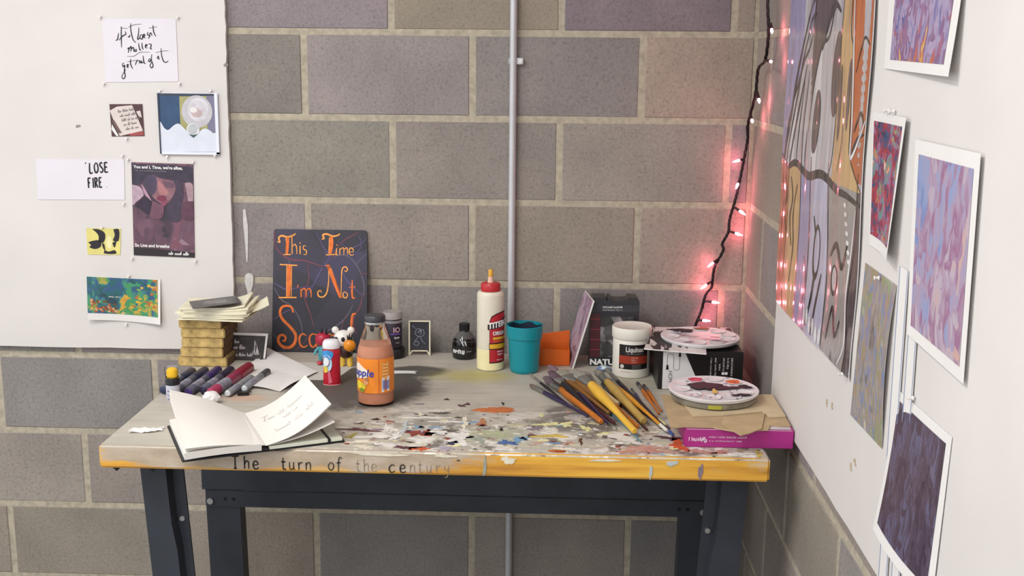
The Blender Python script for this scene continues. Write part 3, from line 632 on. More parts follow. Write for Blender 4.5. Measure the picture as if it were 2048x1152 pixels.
tE, fE = sheet4('abstract_painting', 'dark plum abstract painting with white margin hanging from two pins, lowest on the board', 'painting', (R3(-1.285, 1.138), R3(-1.50, 1.143), R3(-1.268, .930), R3(-1.485, .925)), lambda s, v: .012*(1-v)**2*(1-s)+.008*(1-v)*math.sin(3*s), M_paper, (.07, .93, .075, .94), P_E, outward=OR)
# torn strips of tracing paper with pale blue lines
M_bl = mat('pale blue line', '93a5cf', .7, var=0)
for y0, y1, za, zb, lab in [(-1.262, -1.300, .842+.02, 1.30, 'long white paper strip with blue edge line behind the plum painting'), (-1.318, -1.352, .86, 1.235, 'white paper strip with blue edge lines below the blue and rose painting')]:
    t, fn = sheet4('paper_strip', lab, 'paper', (R3(y0, zb), R3(y1, zb), R3(y0-.012, za), R3(y1-.012, za)), lambda s, v: .001, M_paper, (0, 1, 0, 1), outward=OR, nu=2, nv=6)
    for s in (.05, .93): obj('ruled_line', G().ribbon([(s, v/8) for v in range(9)], .05, lambda a, b: fn(a, b, .0007)), M_bl, t)

# ================================================================== LEFT BOARD: NOTES AND PRINTS
OL = (0, -1, 0)
L3 = lambda x, z: (x, BY, z)
def note(name, label, cat, tl, tr, bl_, br, bulge=z0, m=M_paper, border=(0, 1, 0, 1), art=None, nu=10, nv=10):
    t, fn = sheet4(name, label, cat, (L3(*tl), L3(*tr), L3(*bl_), L3(*br)), bulge, m, border, art, outward=OL, nu=nu, nv=nv)
    W = ((tr[0]-tl[0])+(br[0]-bl_[0]))/2; H = ((tl[1]-bl_[1])+(tr[1]-br[1]))/2
    # local metres (x from left, y from bottom) on the sheet
    on = lambda x0=0, y0=0, e=.0010, rot=0: (lambda x, y: fn((x0+x*math.cos(rot)-y*math.sin(rot))/W, (y0+x*math.sin(rot)+y*math.cos(rot))/H, e))
    return t, on, W, H
def shape(poly, on, m, t, name='printed_shape'):
    g = G(); V = [on(x, y) for x, y in poly]; g.add(V, [tuple(range(len(V)))]); return obj(name, g, m, t, tri=True)
def ell(cx, cy, rx, ry, n=24, a0=0, a1=2*math.pi): return [(cx+rx*math.cos(a0+(a1-a0)*i/n), cy+ry*math.sin(a0+(a1-a0)*i/n)) for i in range(n)]
M_note = mat('lilac white paper', 'dcd7df', .7, var=.015, scale=8)
t, on, W, H = note('handwritten_note', 'white note with black brush script reading if it doesn\'t matter get rid of it', 'note', (-.889, 1.652), (-.711, 1.652), (-.890, 1.501), (-.712, 1.505), m=M_note)
NOTE = """205,405 240,380 265,270;320,150 312,300 305,530;265,400 330,330 395,290 385,240;310,178 430,190;430,330 455,340 470,300;495,95 490,220 520,380 570,445;440,170 560,120 690,110;640,170 625,290 605,370 620,385 650,340;665,300 650,360 690,375 700,310 665,300;700,350 740,320 725,290 710,340 750,360;800,250 790,300 830,320 800,370;830,320 835,280 855,270 870,320;895,125 905,250 940,330;820,180 970,155;410,560 440,540 420,630;430,580 480,510 470,610;475,570 520,530 525,610;560,560 535,590 570,600 575,555;620,450 625,520 640,580 660,570;680,445 685,530 700,570;740,520 775,490 750,480 740,530 780,540;800,470 850,480 830,550 860,555;395,690 520,690 640,620 820,620;340,810 305,830 315,880 345,850 335,950 345,1050 310,1100 285,1050 360,930;390,880 415,850 395,840 390,890 420,890;460,740 455,830 490,920;400,790 560,760;540,850 575,770 610,770;610,820 630,770 640,820;670,770 650,810 690,800;690,680 700,800 730,830;800,740 785,780 815,790 820,745 800,740;850,655 840,760 865,860 835,905 810,860 850,790;945,740 965,690 975,740 990,740;1025,545 1030,680 1060,780 1100,805 1150,780;920,630 1040,600 1160,590"""
g = G()
for st in NOTE.split(';'):
    pts = [tuple(float(v) for v in q.split(',')) for q in st.split()]; pts = [(p[0]*.178/1336+.003, .150-p[1]*.149/1152) for p in pts]
    thin = len(pts) <= 2 or st.startswith(('440', '395', '920')); pts = smooth_pts(pts, 5) if len(pts) > 2 else [Vector(p) for p in pts]; n = len(pts)
    g.ribbon(pts, [(.0009 if thin else .0022)*(.6+.6*math.sin(math.pi*(i+.5)/n)) for i in range(n)], on(0, 0, .0008))
obj('lettering', g, M_black, t)
# little photo of a lettered card
t, on, W, H = note('small_print', 'small square print of a tilted lettered card on dark red', 'print', (-.884, 1.449), (-.803, 1.450), (-.883, 1.371), (-.802, 1.373), m=mat('dark red print', '4e3236', .4, var=.15, scale=30))
shape([(0, .062), (.018, .0715), (.056, .075), (.0785, .013), (.02, .001)], on(0, 0, .0007), mat('card pale', 'd3c8c4', .6, var=.04), t)
shape([(.004, .038), (.009, .040), (.026, .008), (.018, .008)], on(0, 0, .0012), mat('card stripe', '6c5553', .6, var=.04), t)
shape([(.001, .017), (.012, .001), (.018, .001), (.003, .030)], on(0, 0, .0011), M_paper, t); shape([(.065, .06), (.075, .062), (.078, .045), (.070, .048)], on(0, 0, .0009), mat('card pale', 'd3c8c4'), t)
shape([(.04, .0055), (.079, .012), (.080, .002), (.05, .001)], on(0, 0, .0009), mat('card red', '9c4a4c', .5, var=.05), t)
for i in range(5): scrawl(.034-.003*(i % 2), .0055, on(.020+.004*i, .057-i*.0105, .0014, .16), mat('grey ink', '7d7371', .6), t, i+3, .0007)
# framed collage with disc, hills and scroll
t, on, W, H = note('square_picture', 'square picture with pale disc above white hills and a scroll, blue at left', 'picture', (-.762, 1.479), (-.616, 1.479), (-.763, 1.331), (-.617, 1.334), m=mat('picture white', 'd9dbe4', .4, var=.02), bulge=lambda s, v: .004)
e1 = lambda e: on(0, 0, e)
shape([(.002, .045), (.002, .144), (.138, .144), (.138, .05)], e1(.0007), mat('picture navy', '2f4a6c', .4, var=.12, scale=25), t)
shape([(.052, .05), (.052, .137), (.134, .139), (.134, .05)], e1(.0010), mat('picture olive', 'a3a06c', .4, var=.10, scale=25), t)
shape([(.003, .138), (.003, .143), (.139, .144), (.139, .139)], e1(.0012), mat('picture dark', '3c4250', .4), t)
shape([(.118, .05), (.118, .142), (.1385, .142), (.1385, .05)], e1(.0011), mat('picture slate', '77748c', .4, var=.08), t)
shape(ell(.094, .101, .0375, .039, 32), e1(.0014), mat('disc grey', 'bdbac0', .35, var=.06, scale=40), t)
shape(ell(.097, .106, .026, .028, 28), e1(.0017), mat('disc pale', 'cdc9d0', .35, var=.08, scale=60), t); shape(ell(.093, .099, .014, .012, 20), e1(.0019), mat('disc rose', 'b8a2a4', .4, var=.10, scale=80), t)
shape(ell(.086, .105, .009, .007, 14), e1(.0021), M_paper, t); shape(ell(.106, .112, .010, .008, 14), e1(.0021), mat('disc pale', 'cdc9d0'), t)
shape(smooth_pts([(.001, .004), (.001, .075), (.012, .062), (.022, .057), (.036, .068), (.048, .072), (.06, .062), (.074, .047), (.083, .042), (.095, .05), (.110, .060), (.125, .055), (.139, .040)], 4)+[(.139, .004)], e1(.0016), mat('hill white', 'd3d8e4', .4, var=.03), t)
shape(ell(.083, .058, .016, .015, 24), e1(.0023), mat('scroll white', 'd3d6da', .4), t)
sp = [(.083+.013*(1-k/40)*math.cos(k*.42), .058+.012*(1-k/40)*math.sin(k*.42)) for k in range(38)]
obj('printed_line', G().ribbon(sp, .0017, e1(.0026)), mat('scroll shade', '8f9494', .4), t)
shape([(.072, .047), (.083, .038), (.094, .047), (.083, .045)], e1(.0025), mat('picture teal', '3c5a58', .4), t)
obj('frame_edge', G().box(.1385, .1458, -.008, -.004, .0, .146), mat('picture rim', 'dfe3f2', .3, var=0), t); obj('frame_edge', G().box(.004, .1458, -.008, -.004, -.001, .005), mat('picture rim', 'dfe3f2'), t)
obj('frame_edge', G().box(-.0005, .003, -.008, -.003, .0, .146), mat('picture dark', '3c4250'), t)
# LOSE / FIRE note, runs on past the left
t, on, W, H = note('handwritten_note', 'white note in bold black brush capitals ending in lose and fire', 'note', (-1.075, 1.314), (-.856, 1.316), (-1.078, 1.214), (-.860, 1.216), m=M_note)
hand('LOSE', .0155, .0032, on(.132, .066, .0008, .04), M_black, t, sp=.98, wide=.75); hand('FIRE', .0155, .0032, on(.128, .029, .0008, .05), M_black, t, sp=.98, wide=.62); hand('.', .014, .0018, on(.173, .031, .0008), M_black, t)
hand("'", .0135, .002, on(.122, .070, .0008), M_black, t)
# purple portrait poster
P_P = painterly('plum portrait ground', [(.1, '382e3a'), (.3, '4f3a48'), (.5, '5f4252'), (.65, '6f4f60'), (.8, '7a4a58'), (.95, '8f7484')], 24, (1, 1, .7), rough=.4)
t, on, W, H = note('portrait_poster', 'plum and red poster of a shadowed painted face with white slogan lettering', 'poster', (-.838, 1.309), (-.685, 1.306), (-.845, 1.078), (-.692, 1.074), m=mat('poster plum', '43303a', .35, var=.1), border=(0, 1, 0, 1), art=P_P)
pp = lambda e: on(0, 0, e)
soft = lambda c: mat('portrait '+c, c, .4, var=.12, scale=70)
for k, (c, pl) in enumerate([('3b3344', '120,110 1445,150 1445,470 1180,470 1000,430 700,380 560,330 400,430 330,540 120,540'), ('b29aa8', '125,560 300,610 370,760 300,850 200,930 125,980'), ('43384a', '1040,440 1190,440 1230,700 1200,900 1160,1300 900,1300 880,1000 1000,800'), ('33283a', '380,790 450,830 540,920 500,1060 460,1200 250,1060 170,1010 290,880'),
    ('8a626c', '560,420 640,390 820,430 1000,460 1055,560 1050,660 1000,770 900,910 800,985 720,930 620,860 550,780 540,600'), ('4a3f55', '480,340 640,370 655,600 620,700 560,770 470,690 390,590 420,430'), ('aa7476', '680,470 740,470 800,560 900,700 850,760 740,760 690,650'), ('6a4f5e', '780,450 900,460 1020,490 1040,580 950,600 850,590'), ('76344a', '670,790 740,770 840,790 860,850 780,895 660,860'), ('8a4a5e', '740,900 880,880 850,960 800,995 745,960'),
    ('b08aa2', '325,530 375,590 450,720 540,890 470,840 380,730'), ('a2858f', '1260,490 1370,470 1442,560 1435,860 1340,900 1290,640'), ('5c3a4c', '1200,900 1330,880 1440,900 1440,1250 1180,1250'), ('6f4a5c', '560,880 700,950 800,1000 760,1250 520,1250')]):
    pts = [tuple(float(v) for v in q.split(',')) for q in pl.split()]; pts = [((x-120)*.153/1325, .2285-(y-110)*1.155e-4) for x, y in pts]; pts = smooth_pts(pts+[pts[0]], 3)[:-1]
    shape([(min(.1525, max(.0005, p.x)), min(.228, p.y)) for p in pts], pp(.0010+.0001*k), soft(c), t)
shape([(0, 0), (0, .02), (.07, .018), (.153, .012), (.153, 0)], pp(.0012), mat('portrait dark', '2c2429', .4), t)
lettering("You and I, Time, we're allies,", .0104, on(.006, .2175, .0028), M_white_ink, t, bold=.0003); squiggle(.078, .0034, on(.008, .2105, .0024), mat('grey white ink', '8c838c', .6), t, 5)
lettering('So Live and breathe', .0108, on(.004, .0225, .0024), M_white_ink, t, bold=.0003)
scrawl(.042, .0070, on(.088, .0055, .0024), M_white_ink, t, 4, .0011)
# yellow and black print, generic dark shapes
t, on, W, H = note('yellow_print', 'small yellow print with sweeping black ink shapes', 'print', (-.961, 1.144), (-.874, 1.144), (-.962, 1.078), (-.880, 1.078), m=mat('pale yellow paper', 'd9cf7c', .5, var=.06, scale=20))
MK = mat('print black', '26212a', .5, var=.1, scale=40)
for poly in ([(.014, .064), (.03, .064), (.045, .055), (.046, .040), (.040, .030), (.030, .034), (.030, .046), (.024, .056)], [(.003, .030), (.012, .034), (.032, .036), (.036, .022), (.022, .014), (.006, .018), (.010, .024)], [(.066, .064), (.080, .064), (.080, .036), (.066, .036), (.070, .050)], [(.045, .012), (.055, .008), (.070, .012), (.074, .003), (.044, .003)], [(.038, .030), (.044, .026), (.046, .010), (.040, .018)], [(.064, .030), (.074, .034), (.070, .018)]):
    shape(smooth_pts(poly+[poly[0]], 3)[:-1], on(0, 0, .0007), MK, t)
shape(ell(.056, .032, .008, .016), on(0, 0, .0006), mat('print pale yellow', 'e6dfa6', .5), t)
# green and orange abstract on white card, bowed
P_F = painterly('emerald abstract', [(.08, '1f3c4c'), (.28, '1f5f60'), (.42, '2f4f80'), (.52, '3f8f6c'), (.62, '3a8a4a'), (.74, 'c9a23c'), (.86, 'c0682c'), (.95, 'd9c08c')], 30, rough=.35)
t, on, W, H = note('abstract_card', 'emerald, blue and orange abstract print on a bowed white card', 'print', (-.967, 1.024), (-.781, 1.018), (-.966, .914), (-.783, .904), bulge=lambda s, v: .012*(1-v)*(2*s-1)**2+.002, border=(.0, .965, .155, .985), art=P_F, nu=16)
rnf = random.Random(9)
for i in range(46):
    x = rnf.uniform(.006, .072); y = .022+rnf.random()*.040*(1-.5*x/.07); shape(blob(.0035, .003, rnf, 9), on(x, y, .0011), mat('daub '+['rust', 'tan', 'umber'][i % 3], ['a85a30', 'c99a6a', '6f4426'][i % 3], .4), t, 'paint_daub')
for i in range(34):
    k = rnf.random(); x = .115+.05*k+rnf.uniform(-.012, .012); y = .034+.06*k+rnf.uniform(-.018, .018) if i % 2 else .036+rnf.uniform(0, .02)
    shape(blob(.005, .0028, rnf, 9), on(x, y, .0011), mat('daub '+['gold', 'flame', 'lime'][i % 3], ['d0a83c', 'b8622c', '7f9f4c'][i % 3], .4), t, 'paint_daub')
squiggle(.030, .0040, on(.054, .060, .0014), M_white_ink, t, 8)
# clear push pins
M_pin = mat('clear pin plastic', 'e4dfdd', .25, var=0)
def pushpin(p, nrm, label):
    t = thing('pushpin', label, 'pushpin', p, 0, 'clear pushpins', rot=Vector(nrm).to_track_quat('Z', 'Y').to_euler())
    obj('pin_head', G().lathe([(.0032, .002), (.0028, .0035), (.0018, .004), (.0020, .007), (.0031, .008), (.0026, .009)], 12), M_pin, t, smooth=True)
    obj('pin_point', G().tube([(0, 0, .0025), (0, 0, -.003)], .0006, 6), M_bolt, t)
for x, z, w_ in [(-.892, 1.655, 'top corner, away from the pipe, of the script note'), (-.705, 1.655, 'top corner, towards the pipe, of the script note'), (-.893, 1.498, 'bottom corner, away from the pipe, of the script note'), (-.708, 1.500, 'bottom corner, towards the pipe, of the script note'), (-.845, 1.316, 'top corner, beside the capitals note, of the plum portrait poster'), (-.684, 1.312, 'top corner, under the square picture, of the plum portrait poster'), (-.849, 1.070, 'bottom corner, beside the yellow print, of the plum portrait poster'), (-.690, 1.066, 'bottom corner, towards the pipe, of the plum portrait poster'), (-.858, 1.325, 'top corner of the capitals note'), (-.862, 1.207, 'bottom corner of the capitals note'), (-.757, 1.482, 'navy top corner of the square picture'), (-.633, 1.484, 'pale top corner of the square picture'), (-.747, 1.324, 'navy side bottom corner of the square picture'), (-.629, 1.328, 'pale side bottom corner of the square picture'), (-.860, 1.025, 'top of the bowed abstract card'), (-.873, .902, 'bottom of the bowed abstract card'), (-.845, 1.367, 'bottom of the small square print'), (-.92, 1.147, 'top of the yellow print')]:
    pushpin((x, BY-.0012, z), (0, -1, 0), 'clear pushpin at the '+w_)
pushpin((RX-.001, -1.160, 1.500), (-1, 0, 0), 'clear pushpin above the crimson painting, nearer the cartoon poster'); pushpin((RX-.001, -1.185, 1.500), (-1, 0, 0), 'clear pushpin above the crimson painting, nearer the blue and rose painting')
pushpin((RX-.001, -1.36, 1.147), (-1, 0, 0), 'clear pushpin holding the dark plum painting'); pushpin((RX-.006, -1.035, 1.087), (-1, 0, 0), 'clear pushpin at the bottom corner of the cartoon poster')
pushpin((RX-.003, -1.18, 1.268), (-1, 0, 0), 'clear pushpin at the top of the grey streaked painting')
M_mark = mat('old pin scuff', '8f8880', .8)
for x, z in ((-.595, 1.545), (-.965, 1.395)): obj('scuff_mark', G().prism(blob(.006, .004, rn, 14), 0, .0004).map(lambda a, b, c: (a+x, -.0162-c, b+z)), M_mark, lb, tri=True)
for y, z in ((-.92, 1.005), (-.955, 1.01), (-1.11, .97), (-1.09, .955)): obj('scuff_mark', G().prism(blob(.007, .005, rn, 14, .6), 0, .0004).map(lambda a, b, c: (RX-.0002-c, a+y, b+z)), mat('tan scuff', 'b9a890', .8), rb, tri=True)

# ================================================================== STRING LIGHTS
sl = thing('string_lights', 'black wire string of glowing pink bulbs hanging in the corner', 'string lights', (.56, -.02, .93))
M_wire = mat('black wire', '141013', .5, var=0); SL0 = Vector((.56, -.02, .93))
wp = [(.648, -.262, 2.05), (.650, -.25, 1.85), (.648, -.245, 1.70), (.650, -.262, 1.63), (.652, -.232, 1.57), (.652, -.15, 1.548), (.652, -.128, 1.49), (.651, -.055, 1.418), (.653, -.048, 1.383), (.650, -.022, 1.327), (.643, -.016, 1.273), (.635, -.016, 1.23), (.625, -.016, 1.188), (.623, -.016, 1.157), (.610, -.016, 1.128), (.613, -.016, 1.112), (.594, -.016, 1.07), (.590, -.016, 1.032), (.588, -.016, 1.018), (.575, -.016, 1.0), (.566, -.016, .96), (.555, -.022, .932), (.545, -.03, .90), (.54, -.03, .86)]
sw = smooth_pts(wp, 8); rw = random.Random(4)
g = G()
for k in (0, 2.1, 4.2):
    g.tube([p-SL0+Vector((.0021*math.cos(i*.9+k), .0021*math.sin(i*.9+k), 0)) for i, p in enumerate(sw)], .0019, 6)
obj('wire', g, M_wire, sl, smooth=True)
M_bulb = mat('pink bulb glow', 'ff9aa8', .3, var=0, emit=('ff7c90', BULB_E)); M_core = mat('pink bulb filament', 'ffe0e4', .3, var=0, emit=('ffc2c8', BULB_E*3))
bulbs = [((.653, -.268, 1.645), (.650, -.300, 1.628)), ((.652, -.228, 1.568), (.645, -.335, 1.565)), ((.652, -.15, 1.50), (.650, -.192, 1.479)), ((.650, -.09, 1.445), (.648, -.128, 1.431)), ((.650, -.022, 1.335), (.633, -.028, 1.331)), ((.645, -.016, 1.288), (.636, -.034, 1.272)), ((.630, -.016, 1.222), (.651, -.034, 1.208)), ((.624, -.016, 1.160), (.646, -.026, 1.154)), ((.600, -.016, 1.090), (.583, -.025, 1.078)), ((.588, -.016, 1.035), (.569, -.025, 1.023)), ((.574, -.016, .985), (.598, -.026, .984)), ((.557, -.022, .938), (.577, -.028, .938)), ((.650, -.255, 1.76), (.630, -.30, 1.75)), ((.650, -.25, 1.90), (.632, -.22, 1.89))]
for a, b in bulbs:
    a = Vector(a)-SL0; b = Vector(b)-SL0; d = (b-a).normalized()
    so = obj('socket', G().tube([a, a+d*.006, b-d*.009, b-d*.008], [.0022, .0026, .0034, .0030], 8), mat('dark socket', '2a1518', .5, var=0), sl, smooth=True)
    obj('bulb', G().tube([b-d*.008, b-d*.004, b, b+d*.006, b+d*.011], [.0026, .0030, .0030, .0018, .0004], 8), M_bulb, so, smooth=True)

# ================================================================== THINGS ON THE BENCH
def yplane(x0, y0, z0, e=0): return lambda x, y: (x0+x, y0-e, z0+y)
def cyl(R, a0, z0, e=.0004): return lambda x, y: ((R+e)*math.sin(a0+x/R), -(R+e)*math.cos(a0+x/R), z0+y)
def cband(R, pts, e=.0006, k=5):
    """curved label piece on a bottle: pts = (angle, low z, high z)"""
    V = []; F = []; P = []
    for (a, l, h), (b, l2, h2) in zip(pts, pts[1:]):
        for i in range(k): q = i/k; P.append((a+(b-a)*q, l+(l2-l)*q, h+(h2-h)*q))
    P.append(pts[-1])
    for a, l, h in P: V += [((R+e)*math.sin(a), -(R+e)*math.cos(a), l), ((R+e)*math.sin(a), -(R+e)*math.cos(a), h)]
    return G().add(V, [(2*i, 2*i+2, 2*i+3, 2*i+1) for i in range(len(P)-1)])
def wrap(R, a0, a1, z0, z1, n=24, e=.0004, nz=1):
    """label wrapped on a bottle, angles from the front (-y)"""
    V = []; F = []
    for j in range(nz+1):
        for i in range(n+1):
            a = a0+(a1-a0)*i/n; V.append(((R+e)*math.sin(a), -(R+e)*math.cos(a), z0+(z1-z0)*j/nz))
    for j in range(nz):
        for i in range(n): k = j*(n+1)+i; F.append((k, k+1, k+n+2, k+n+1))
    return G().add(V, F)
# ---- stack of wooden blocks
M_wood = mat('pale sawn wood', 'b59a62', .8, var=.22, scale=55, bump=.4); M_wood_shade = mat('shaded block side', '5f4a32', .85, var=.25, scale=40, bump=.4)
bz = T; GRPW = 'wooden blocks in the stack'
rb_ = random.Random(14)
names = ['lowest block of the stack, widest and charred at its foot', 'second block up in the wooden stack', 'middle block of the wooden stack', 'fourth block up in the wooden stack', 'topmost block of the wooden stack under the cream papers']
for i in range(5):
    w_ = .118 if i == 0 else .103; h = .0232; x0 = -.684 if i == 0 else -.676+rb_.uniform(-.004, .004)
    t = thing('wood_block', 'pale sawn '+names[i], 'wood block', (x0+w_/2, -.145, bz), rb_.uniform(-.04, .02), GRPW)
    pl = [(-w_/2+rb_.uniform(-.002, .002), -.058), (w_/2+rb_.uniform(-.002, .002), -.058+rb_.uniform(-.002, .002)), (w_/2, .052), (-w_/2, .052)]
    g = G().prism(pl, .0004, h-.0004); o = obj('body', g, [M_wood, M_wood_shade], t, bevel=.0022, seg=2)
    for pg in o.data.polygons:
        if pg.normal.x > .7: pg.material_index = 1  # shade on the right-hand faces is put into a darker wood colour
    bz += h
# ---- cream papers on top
GRPP = 'cream papers on the wooden blocks'
pz = bz; rp = random.Random(8)
for i in range(9):
    th = rp.choice([.0028, .004, .0055]); cx = -.592+rp.uniform(-.010, .014); w_ = .160+rp.uniform(-.01, .012); lift = [0, .001, .002, .004, .006, .008, .011, .014, .018][i]
    lab = ['thick cream paper directly on the top wooden block', 'second cream paper of the pile', 'third cream paper of the pile', 'fourth cream paper of the pile with lifted edge', 'fifth cream paper of the pile', 'sixth cream paper of the pile', 'seventh cream paper of the pile with curled end', 'eighth cream paper of the pile under the top sheet', 'top cream paper of the pile under the dark card'][i]
    t = thing('cream_paper', lab, 'paper', (cx, -.165, pz), rp.uniform(-.14, .10), GRPP)
    obj('sheet', G().sheet(lambda s, v: ((s-.5)*w_, (v-.5)*.115, th/2+.0003+lift*max(0, s-.62)**2*6.0*(.4+.6*v)), 14, 4, th-.0004), M_cream, t, smooth=False)
    pz += th
GY = pz
t = thing('paper_scrap', 'folded cream paper scrap sticking out at the end of the pile', 'paper', (-.535, -.165, bz+.010), .3)
obj('sheet', G().sheet(lambda s, v: ((s-.3)*.085, (v-.5)*.07, .0+.022*s*s+.006*v*s), 8, 4, .0012), M_cream, t)
t = thing('print_card', 'dark grey print card lying on top of the cream papers', 'card', (-.590, -.200, GY+.0085), .42)
obj('card', G().box(-.055, .055, -.040, .040, 0, .0015), mat('dark grey print', '4d4a4a', .35, var=.25, scale=45), t)
shape([(-.03, -.02), (.02, -.025), (.03, .015), (-.02, .02)], lambda x, y: (x, y, .0018), mat('grey print', '777270', .4, var=.2, scale=60), t)
t.rotation_euler = (.0, -.06, .42)
# ---- small framed print leaning
t = thing('framed_print', 'small dark print with white lettering and white edge leaning by the wooden stack', 'picture', (-.530, -.138, T+.0005), -.06)
tl = .22
def lean(x, y, e=0, a=tl): return (x, y*math.sin(a)-e*math.cos(a), y*math.cos(a)+e*math.sin(a))
g = G().box(-.048, .040, 0, .003, 0, .066).map(lambda x, y, z: lean(x, z, -y)); obj('backing', g, mat('print brown black', '322c2c', .4, var=.15, scale=50), t)
shape([(-.044, .004), (.028, .004), (.030, .056), (-.044, .056)], lambda x, y: lean(x, y, .0006), mat('print dark', '3f383a', .5, var=.3, scale=60), t)
for poly in ([(-.046, .060), (.040, .060), (.040, .066), (-.046, .066)], [(.033, 0), (.0375, 0), (.043, .066), (.0385, .066)]): g = G().prism(poly, 0, .002).map(lambda x, y, z: lean(x, y, z+.0008)); obj('frame_edge', g, M_paper, t)
MW = mat('print chalk white', 'cfcacb', .6, var=.1)
scrawl(.010, .0075, lambda x, y: lean(x-.040, y+.041, .0011), MW, t, 1, .0012); scrawl(.026, .0085, lambda x, y: lean(x-.042, y+.027, .0011), MW, t, 2, .0013); scrawl(.034, .0065, lambda x, y: lean(x-.042, y+.010, .0011), MW, t, 3, .0011)
for k in range(5): obj('printed_line', G().ribbon(smooth_pts([(.004+k*.003, .014), (.012, .034-k*.004), (.010, .048-.003*k), (.016, .036), (.022-k*.002, .014)], 4), .0011, lambda x, y: lean(x, y, .0011)), MW, t)
obj('corner_clip', G().box(.026, .044, -.006, .004, -.0004, .006), M_blackplastic, t, bevel=.001)
# ---- painted panel "This Time I'm Not Scared"
t = thing('lettered_panel', 'black painted panel with orange lettering This Time I\'m Not Scared, leaning on wall', 'painting', (-.378, -.052, T+.0005))
PH, PA = .305, .155
def pan(x, y, e=0): return (x, y*math.sin(PA)-e*math.cos(PA), y*math.cos(PA)+e*math.sin(PA))
PCK = [(-.120, 0), (.1185, 0), (.1155, PH), (-.117, PH)]
cor = []
for i, (x, y) in enumerate(PCK):
    q = .006; sx, sy = (1 if x < 0 else -1), (1 if y < .1 else -1)
    cor += ([(x, y+q*sy), (x+q*.3*sx, y+q*.3*sy), (x+q*sx, y)] if i in (0, 2) else [(x+q*sx, y), (x+q*.3*sx, y+q*.3*sy), (x, y+q*sy)])
g = G().prism(cor, -.006, 0).map(lambda x, y, z: pan(x, y, z))
M_pan = painterly('black violet panel', [(.2, '22222d'), (.45, '2b2936'), (.6, '332f3f'), (.75, '3c3654'), (.9, '303948')], 5, rough=.5)
obj('panel', g, M_pan, t)
def pc(x, y):      # design grid of the painting -> metres on the panel
    l = 120-40*(y-48)/697; wd = 530+28*(y-48)/697
    return ((x-l)/wd*.2365-.1185, (1-(y-48)/697)*PH)
def pstroke(pts, wd, m, e, sm=True, taper=True, name='lettering'):
    P = [pc(*p) for p in pts]; P = smooth_pts(P, 5) if sm and len(P) > 2 else [Vector(p) for p in P]
    n = len(P); ww = [wd*((.55+.6*math.sin(math.pi*(i+.4)/(n-.2))) if taper else 1) for i in range(n)]
    obj(name, G().ribbon(P, ww, lambda x, y: pan(x, y, e)), m, t)
WEB = [mat('web plum', '743f4c', .6, var=.15), mat('web violet', '5a4c78', .6, var=.15), mat('web grey', '5f5866', .6, var=.1)]
for k, (pts, wd) in enumerate([([(130, 60), (130, 150), (200, 215), (290, 225), (400, 260)], .0035), ([(360, 60), (400, 150), (430, 205), (380, 280), (330, 370), (290, 440)], .003), ([(430, 205), (520, 190), (580, 240), (620, 330), (625, 420)], .003), ([(440, 215), (500, 120), (560, 80), (600, 60)], .0022), ([(480, 110), (540, 150), (600, 130), (645, 90)], .0022), ([(580, 240), (640, 180)], .0022), ([(600, 300), (645, 290)], .002), ([(105, 350), (180, 390), (240, 380), (330, 370)], .003), ([(110, 380), (150, 450), (200, 480), (250, 560), (265, 650)], .003), ([(305, 245), (310, 330), (280, 420), (310, 520), (330, 600)], .0024), ([(100, 560), (160, 520), (210, 500)], .0024), ([(560, 470), (520, 540), (450, 600), (380, 630)], .003), ([(620, 400), (600, 480), (560, 560), (580, 640)], .0026), ([(500, 280), (540, 350), (620, 420)], .003), ([(90, 640), (130, 700), (150, 740)], .002), ([(215, 735), (270, 690), (300, 640)], .002), ([(600, 80), (610, 140), (560, 200)], .002), ([(200, 215), (205, 260), (200, 320)], .0024), ([(520, 520), (480, 640), (470, 700)], .002)]):
    pstroke(pts, wd, WEB[k % 3], .0004, name='web_line')
OR1, OR2 = mat('orange letter paint', 'e2702a', .5, var=.12, scale=80), mat('light orange letter paint', 'f0a04c', .5, var=.08, scale=80)
def L_(pts, wd=.0032, m=None, sm=True): pstroke(pts, wd*1.15, m or OR1, .0009, sm)
# This
L_([(140, 118), (155, 122), (150, 98), (168, 85), (200, 92), (235, 80), (245, 70)], .0035, OR2); L_([(202, 92), (196, 130), (192, 188)], .0068, OR1); L_([(190, 95), (186, 185)], .0018, OR2); L_([(172, 192), (214, 190)], .0025, OR2)
L_([(224, 80), (221, 188)], .0022, OR2); L_([(222, 150), (238, 132), (248, 150), (248, 188)], .002, OR2); L_([(268, 140), (266, 188)], .0026, OR2); L_([(268, 122), (269, 128)], .0026, OR2); L_([(302, 142), (288, 140), (286, 158), (302, 168), (300, 188), (284, 188)], .002, OR2)
# Time
L_([(390, 100), (404, 98), (398, 78), (420, 72), (455, 84), (485, 76), (492, 68)], .0035, OR2); L_([(446, 84), (444, 130), (436, 184)], .0075, OR1); L_([(434, 90), (428, 182)], .0018, OR2); L_([(412, 190), (470, 186)], .0025, OR2)
L_([(474, 150), (470, 184), (480, 188)], .0024, OR2); L_([(475, 130), (476, 136)], .0024, OR2); L_([(492, 150), (490, 188)], .0022, OR2); L_([(492, 160), (508, 148), (514, 160), (512, 188)], .002, OR2); L_([(514, 160), (528, 148), (534, 162), (534, 188)], .002, OR2); L_([(544, 172), (566, 168), (562, 150), (548, 152), (543, 175), (555, 190), (570, 184)], .002, OR2)
